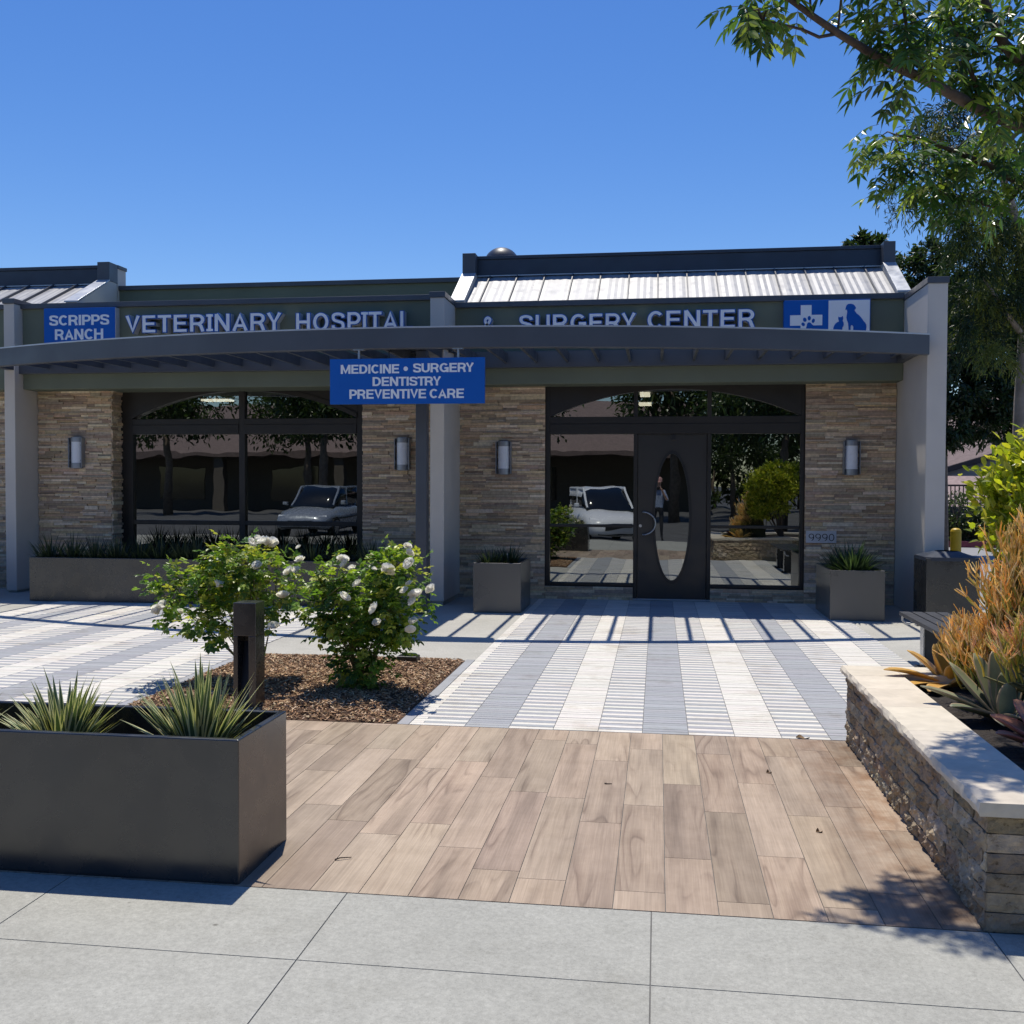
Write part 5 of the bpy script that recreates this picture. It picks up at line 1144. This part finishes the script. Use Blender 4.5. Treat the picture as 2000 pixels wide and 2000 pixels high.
for i, (px, py, r_, lab) in enumerate(((1800, 1015, 38, 'clipped dark green shrub right beside the right column, across the street'), (1868, 1005, 46, 'clipped dark green shrub left of the lime shrub, across the street'), (1938, 1010, 44, 'clipped dark green shrub behind the lime shrub'))):
    c = at(px, py, 29.7); s_ = r_/2000*29.7; bush('hedge_shrub', lab, 'shrub', (c.x, 29.7, -.05), [((c.x, 29.7, max(.35, c.z)), (s_, s_*.8, s_*.9)), ((c.x-.3, 29.6, .35), (s_*.7, s_*.7, .45)), ((c.x+.35, 29.6, .4), (s_*.7, s_*.7, .45))], 3000, .09, .04, [(.04,.065,.025),(.06,.09,.03),(.08,.11,.045)], 'gloss_leaf', 50+i, 'clipped shrubs across the street', stemr=.05)
mb = MB(); a, b = at(1700, 1050, 29.2), at(2100, 1080, 27.8); a = Vector((5.0, 29.3, -.03)); b = Vector((14, 28.2, -.03)); d = (b-a); mb.prism([a, b, b + Vector((0, .3, 0)), a + Vector((0, .3, 0))], (0, 0, .16)); struct(obj('kerb', mb, MT['curb_red']))
mb = MB(); mb.add([(4.7,29.5,.05),(16,28.3,.05),(20,31,.1),(20,60,.15),(4.7,60,.15)], [(0,1,2,3,4)]); struct(obj('planted_verge', mb, MT['soil']))

# ------------------------------------------------------------------ litter on the paving
def scrap(name, label, cat, px, py, pts_, mat, h=.004):
    d = ray(px, py); t = (TOP - CAMZ)/d.z; p = Vector((0, 0, CAMZ)) + d*t; mb = MB()
    mb.tube([p + Vector((a, b, .004 + c)) for a, b, c in pts_], [.004, .003, .002][:len(pts_)] if len(pts_) == 3 else .003, 5); return tag(obj(name, mb, mat, base=(p.x, p.y, TOP)), label, cat)
scrap('twig', 'short brown twig lying on the wood paving near the big planter', 'twig', 668, 1680, [(-.03,-.01,0),(-.01,.0,.006),(.035,.025,.002)], MT['bark_dark'])
scrap('twig', 'tiny curved brown twig in the middle of the wood paving', 'twig', 1188, 1532, [(-.02,.004,0),(0,-.004,.002),(.02,.004,0)], MT['bark_dark'])
def fleaf(label, px, py, sz):
    d = ray(px, py); t = (TOP - CAMZ)/d.z; p = Vector((0, 0, CAMZ)) + d*t; mb = MB(); rr_ = random.Random(px); n = 7
    pts_ = []
    for i in range(n+1):
        t_ = i/n; w_ = sz*.28*math.sin(math.pi*min(1, t_*.95+.03)); pts_ += [(p.x + sz*(t_-.5), p.y - w_ + rr_.uniform(-.002, .002), p.z + .004 + .012*abs(t_-.5)), (p.x + sz*(t_-.5), p.y, p.z + .002), (p.x + sz*(t_-.5), p.y + w_, p.z + .008 + .012*math.sin(t_*6))]
    mb.add(pts_, [(3*i+j, 3*i+3+j, 3*i+4+j, 3*i+1+j) for i in range(n) for j in range(2)]); return tag(obj('fallen_leaf', mb, MT['dryleaf'], base=(p.x, p.y, TOP)), label, 'leaf')
fleaf('dry curled brown leaf where the striped paving meets the wood paving near the wall', 1568, 1442, .085)
fleaf('small dark dry leaf on the wood paving left of the garden wall', 1502, 1510, .03)
fleaf('tiny tan leaf scrap on the wood paving nearer the garden wall', 1600, 1626, .03)
# damp stain on the tiles is a thin irregular film of dirt

# ------------------------------------------------------------------ across the car park, behind the photographer: what the windows mirror
def car(label, loc, rotz, paint, suv=True, group='parked cars in the car park'):
    o = thing('parked_car', label, 'car', loc, group); L_ = 4.5; hw = .92; hb = 1.02 if suv else .88; hr = 1.72 if suv else 1.42
    def loft(st, mats, name, parent, mi=None, smooth=True):
        mb = MB(); k = 9
        for x, w_, z0, z1 in st:
            h_ = z1-z0
            for (yy, zz) in ((-.82, 0), (-1, .22), (-1, .62), (-.93, .9), (-.6, 1.0), (.6, 1.0), (.93, .9), (1, .62), (1, .22), (.82, 0)): mb.v.append((x, yy*w_, z0 + zz*h_))
        n = 10
        for i in range(len(st)-1):
            for j in range(n):
                a = [i*n+j, (i+1)*n+j, (i+1)*n+(j+1) % n, i*n+(j+1) % n]; mb.f.append(a); mb.m.append(0 if mi is None else mi(i, j)); mb.c.append(None)
        mb.f.append(list(range(n))); mb.m.append(0); mb.c.append(None); mb.f.append([(len(st)-1)*n+j for j in range(n-1, -1, -1)]); mb.m.append(0); mb.c.append(None)
        me = mesh_from(name, mb.v, mb.f, mats, mb.m, None, smooth); q = bpy.data.objects.new(name, me); COL.objects.link(q); q.parent = parent; return q
    body = loft([(-2.2,.78,.42,hb-.08),(-2.1,.88,.28,hb),(-1.3,hw,.24,hb+.02),(0,hw,.22,hb),(.9,hw,.22,hb),(1.6,.9,.24,hb-.1),(2.05,.84,.26,hb-.24),(2.25,.7,.34,hb-.36)], MT[paint], 'body', o)
    g = loft([(-2.12 if suv else -1.7,.66,hb-.1,hr-.35 if suv else hb),(-1.75 if suv else -1.0,.72,hb-.1,hr-.04),(-.4,.74,hb-.1,hr),(.3,.73,hb-.1,hr-.05),(1.15,.74,hb-.1,hb+.02)], [MT['car_glass'], MT[paint]], 'cabin', o, lambda i, j: 1 if (j in (3, 4, 5, 6) and i in (1, 2)) else 0)
    for sx in (-1.38, 1.38):
        for sy in (-1, 1):
            mb = MB(); mb.tube([(sx, sy*.72, .35), (sx, sy*.93, .35)], .35, 24); wh = obj('wheel', mb, MT['rubber'], None); wh.parent = o; wh.location = (0, 0, 0)
            mb = MB(); mb.tube([(sx, sy*.90, .35), (sx, sy*.94, .35)], .23, 20); q = obj('rim', mb, MT['steel'], None); q.parent = wh
    for sy in (-1, 1):
        mb = MB(); mb.prism([(2.13, sy*.42, hb-.38), (2.0, sy*.8, hb-.36), (1.93, sy*.8, hb-.24), (2.05, sy*.45, hb-.27)], (.06, 0, 0)); q = obj('headlight', mb, MT['opal'], None); q.parent = o
        mb = MB(); mb.box(.75, .92, min(sy*.92, sy*1.08), max(sy*.92, sy*1.08), hb+.02, hb+.16); q = obj('wing_mirror', mb, MT[paint], None, bevel=.03); q.parent = o
    for sy in (-1, 1):
        for (a_, b_) in (((1.12, .70, hb), (.28, .66, hr-.06)), ((-.35, .735, hb), (-.4, .70, hr-.05)), ((-1.55, .70, hb), (-1.7, .66, hr-.06)), ((.28, .66, hr-.06), (-1.7, .66, hr-.06))):
            mb = MB(); mb.tube([(a_[0], sy*a_[1], a_[2]), (b_[0], sy*b_[1], b_[2])], .038, 8); q = obj('pillar', mb, MT[paint], None); q.parent = o
        mb = MB(); mb.prism([(-1.9, sy*.925, .62), (1.75, sy*.925, .62), (1.75, sy*.925, .66), (-1.9, sy*.925, .66)], (0, sy*.015, 0)); q = obj('side_trim', mb, MT['black'], None); q.parent = o
    mb = MB(); mb.box(2.17, 2.24, -.62, .62, .30, .40); q = obj('lower_grille', mb, MT['black'], None); q.parent = o
    mb = MB(); mb.box(2.2, 2.27, -.4, .4, .45, hb-.42); q = obj('grille', mb, MT['black'], None); q.parent = o
    o.rotation_euler = (0, 0, rotz); return o
GZ = -.14
car('white sport utility car mirrored in the glass left of the door', (-1.75, -3.1, GZ), R(74), 'car_white')
car('silver car with its nose to the shop, mirrored in the picture window', (-11.3, -3.8, GZ), R(90), 'car_silver')
car('dark saloon car seen side-on in the mirror of the picture window', (-36, -44, GZ), R(0), 'car_dark', False)
car('dark car parked beside the white one, mirrored at the left of the entrance glass', (-5.6, -5.6, GZ), R(55), 'car_dark', False)
car('distant white car in the mirror of the picture window', (-24, -46, GZ), R(20), 'car_white')
car('dark car under the tree mirrored right of the door', (6.0, -7.5, GZ), R(100), 'car_dark')
# building over the car park
b = thing('tan_building', 'low tan building with broad shingle roof, mirrored in the shop windows', 'building', (-20, -34, GZ))
mb = MB(); mb.box(-46, 2, -46, -36, GZ, 3.4); obj('wall', mb, MT['tan_wall'], b)
mb = MB(); mb.prism([(-47, -32.6, 3.3), (-47, -32.6, 3.6), (-47, -41, 7.2), (-47, -49, 3.6), (-47, -49, 3.3)], (50, 0, 0)); obj('roof', mb, MT['shingle'], b)
for x in (-44, -36, -28, -20, -12):
    mb = MB(); mb.box(x-.3, x+.3, -33.4, -32.8, GZ, 3.3); obj('porch_post', mb, MT['tan_wall'], b)
for x in (-40, -32, -24, -16, -8):
    mb = MB(); mb.box(x-1.6, x+1.6, -36.02, -35.95, .5, 2.7); obj('window', mb, MT['car_glass'], b)
MG = [(.03,.055,.018),(.045,.075,.022),(.06,.10,.03),(.085,.12,.035)]
def lot_tree(label, x, y, s_, seed):
    base = (x, y, GZ); c = lambda dx, dy, z, r_: ((x+dx*s_, y+dy*s_, GZ+z*s_), (r_*s_,)*3, 0)
    return crown_tree('shade_tree', label, base, [([Vector(base), Vector((x, y, 2*s_)), Vector((x+.2*s_, y, 4*s_))], .18*s_, .07*s_)], [c(0,0,4.6,1.6), c(1.3,.2,3.9,1.2), c(-1.3,-.1,4.0,1.3), c(.2,1.1,3.7,1.1), c(.5,-.9,5.6,1.1), c(-.6,.6,5.4,1.1), c(0,-1.2,3.6,1.2)], 7000, .20*s_, MG, seed, 'shade trees in the car park')
t0 = lot_tree('shade tree in the car park mirrored in the right hand entrance pane', 4.5, -9, 1.15, 71)
for (x, y, lab, rz, sc) in ((9.5, -15, 'tall shade tree at the far right of the car park mirror image', 1.2, 1.3), (0.8, -20, 'shade tree mirrored above the entrance door', 2.2, 1.35), (-15, -15, 'shade tree mirrored in the right half of the picture window', .6, 1.25), (-27, -24, 'shade tree mirrored in the left half of the picture window', 3.0, 1.35), (-20, -27, 'shade tree before the tan building mirrored beside the window mullion', 4.0, 1.3), (-7.5, -24, 'shade tree mirrored left of the entrance frame', 5.0, 1.25), (14, -8, 'shade tree farthest right in the car park', 2.7, 1.2), (6, -34, 'distant shade tree mirrored low in the right hand pane', 1.7, 1.5), (14, -30, 'distant shade tree between two others at the right of the car park', 3.7, 1.5), (22, -26, 'distant shade tree at the far right end of the row', 5.7, 1.4), (11, -24, 'shade tree at the back of the car park, right of the entrance mirror image', .3, .9), (4, -27, 'low shade tree mirrored behind the orange shrub', 2.9, .85)):
    dup(t0, (x, y, GZ), lab, rz, sc)
hb_ = (8, -46, GZ); rgh = random.Random(9)  # hedge added to cover low horizon sky mirrored in the right pane
crown_tree('horizon_screen_hedge', 'long tall dark hedge added behind the car park to cover the mirrored horizon sky', hb_, [([Vector((x, -46, GZ)), Vector((x, -46, 3))], .15, .06) for x in (4, 10, 16, 22, 28, 34)],
  [((x, -46 + rgh.uniform(-.6, .6), rgh.uniform(1.2, 3.6)), (2.0, 1.3, 1.7), 0) for x in [3.2 + 1.15*i for i in range(30)] for _ in (0, 1)], 16000, .42, MG, 88)
# the photographer
def person():
    o = thing('person', 'person in cap and blue shirt holding up a phone, mirrored in the oval door glass', 'person', (.02, -.42, 0))
    J = {'pel': (0,-.42,.95), 'wst': (0,-.42,1.10), 'chs': (0,-.42,1.32), 'nek': (0,-.40,1.47), 'hed0': (0,-.38,1.55), 'hed1': (0,-.37,1.68), 'hed2': (0,-.39,1.76),
         'shl': (-.18,-.42,1.41), 'ell': (-.26,-.28,1.20), 'wrl': (-.11,-.12,1.46), 'hnl': (-.07,-.09,1.53), 'shr': (.18,-.42,1.41), 'elr': (.27,-.28,1.21), 'wrr': (.12,-.12,1.46), 'hnr': (.08,-.09,1.53),
         'hpl': (-.10,-.42,.90), 'knl': (-.11,-.39,.50), 'anl': (-.12,-.43,.09), 'tol': (-.13,-.28,.03), 'hpr': (.10,-.42,.90), 'knr': (.11,-.39,.50), 'anr': (.12,-.43,.09), 'tor': (.13,-.28,.03)}
    rad = {'pel': .15, 'wst': .135, 'chs': .155, 'nek': .058, 'hed0': .07, 'hed1': .095, 'hed2': .075, 'shl': .075, 'shr': .075, 'ell': .045, 'elr': .045, 'wrl': .03, 'wrr': .03, 'hnl': .035, 'hnr': .035, 'hpl': .095, 'hpr': .095, 'knl': .062, 'knr': .062, 'anl': .042, 'anr': .042, 'tol': .035, 'tor': .035}
    E_ = [('pel','wst'),('wst','chs'),('chs','nek'),('nek','hed0'),('hed0','hed1'),('hed1','hed2'),('chs','shl'),('shl','ell'),('ell','wrl'),('wrl','hnl'),('chs','shr'),('shr','elr'),('elr','wrr'),('wrr','hnr'),('pel','hpl'),('hpl','knl'),('knl','anl'),('anl','tol'),('pel','hpr'),('hpr','knr'),('knr','anr'),('anr','tor')]
    nm = list(J); me = bpy.data.meshes.new('body'); me.from_pydata([J[k] for k in nm], [(nm.index(a), nm.index(b)) for a, b in E_], [])
    q = bpy.data.objects.new('body', me); COL.objects.link(q); md = q.modifiers.new('skin', 'SKIN'); md.use_smooth_shade = True
    for i, k in enumerate(nm): me.skin_vertices[0].data[i].radius = (rad[k], rad[k]*.85); me.skin_vertices[0].data[i].use_root = (k == 'pel')
    ss = q.modifiers.new('sub', 'SUBSURF'); ss.levels = 2; ss.render_levels = 2; bpy.context.view_layer.update()
    me2 = bpy.data.meshes.new_from_object(q.evaluated_get(bpy.context.evaluated_depsgraph_get())); bpy.data.objects.remove(q)
    for m_ in ('skin', 'shirt', 'trousers', 'black'): me2.materials.append(MT[m_])
    for p in me2.polygons:
        c = p.center; p.material_index = 3 if c.z < .1 else (2 if c.z < .98 else (1 if c.z < 1.46 and c.y < -.24 else 0)); p.use_smooth = True
    link('body', me2, o)
    mb = MB(); mb.lathe(0, -.385, [(.108, 1.70), (.108, 1.74), (.095, 1.79), (.06, 1.825), (0, 1.835)], 20); mb.prism([(-.08,-.30,1.705),(.08,-.30,1.705),(.06,-.21,1.69),(-.06,-.21,1.69)], (0,0,.012)); obj('hat', mb, MT['cap'], o, smooth=True)
    mb = MB(); 
    for s_ in (-1, 1):
        for i in range(4): zz = 1.505+.018*i; mb.tube([(s_*.07,-.095,zz), (s_*.085,-.062,zz+.004), (s_*.06,-.05,zz+.006)], [.009,.0085,.007], 6)
        mb.tube([(s_*.06,-.10,1.53), (s_*.045,-.112,1.55)], [.010,.008], 6)
    obj('fingers', mb, MT['skin'], o, smooth=True)
    ph = tag(obj('phone', MB().box(-.075, .075, -.085, -.077, 1.49, 1.565), MT['black'], base=(0, -.08, 1.49)), 'black phone held up in front of the person', 'phone')
person()
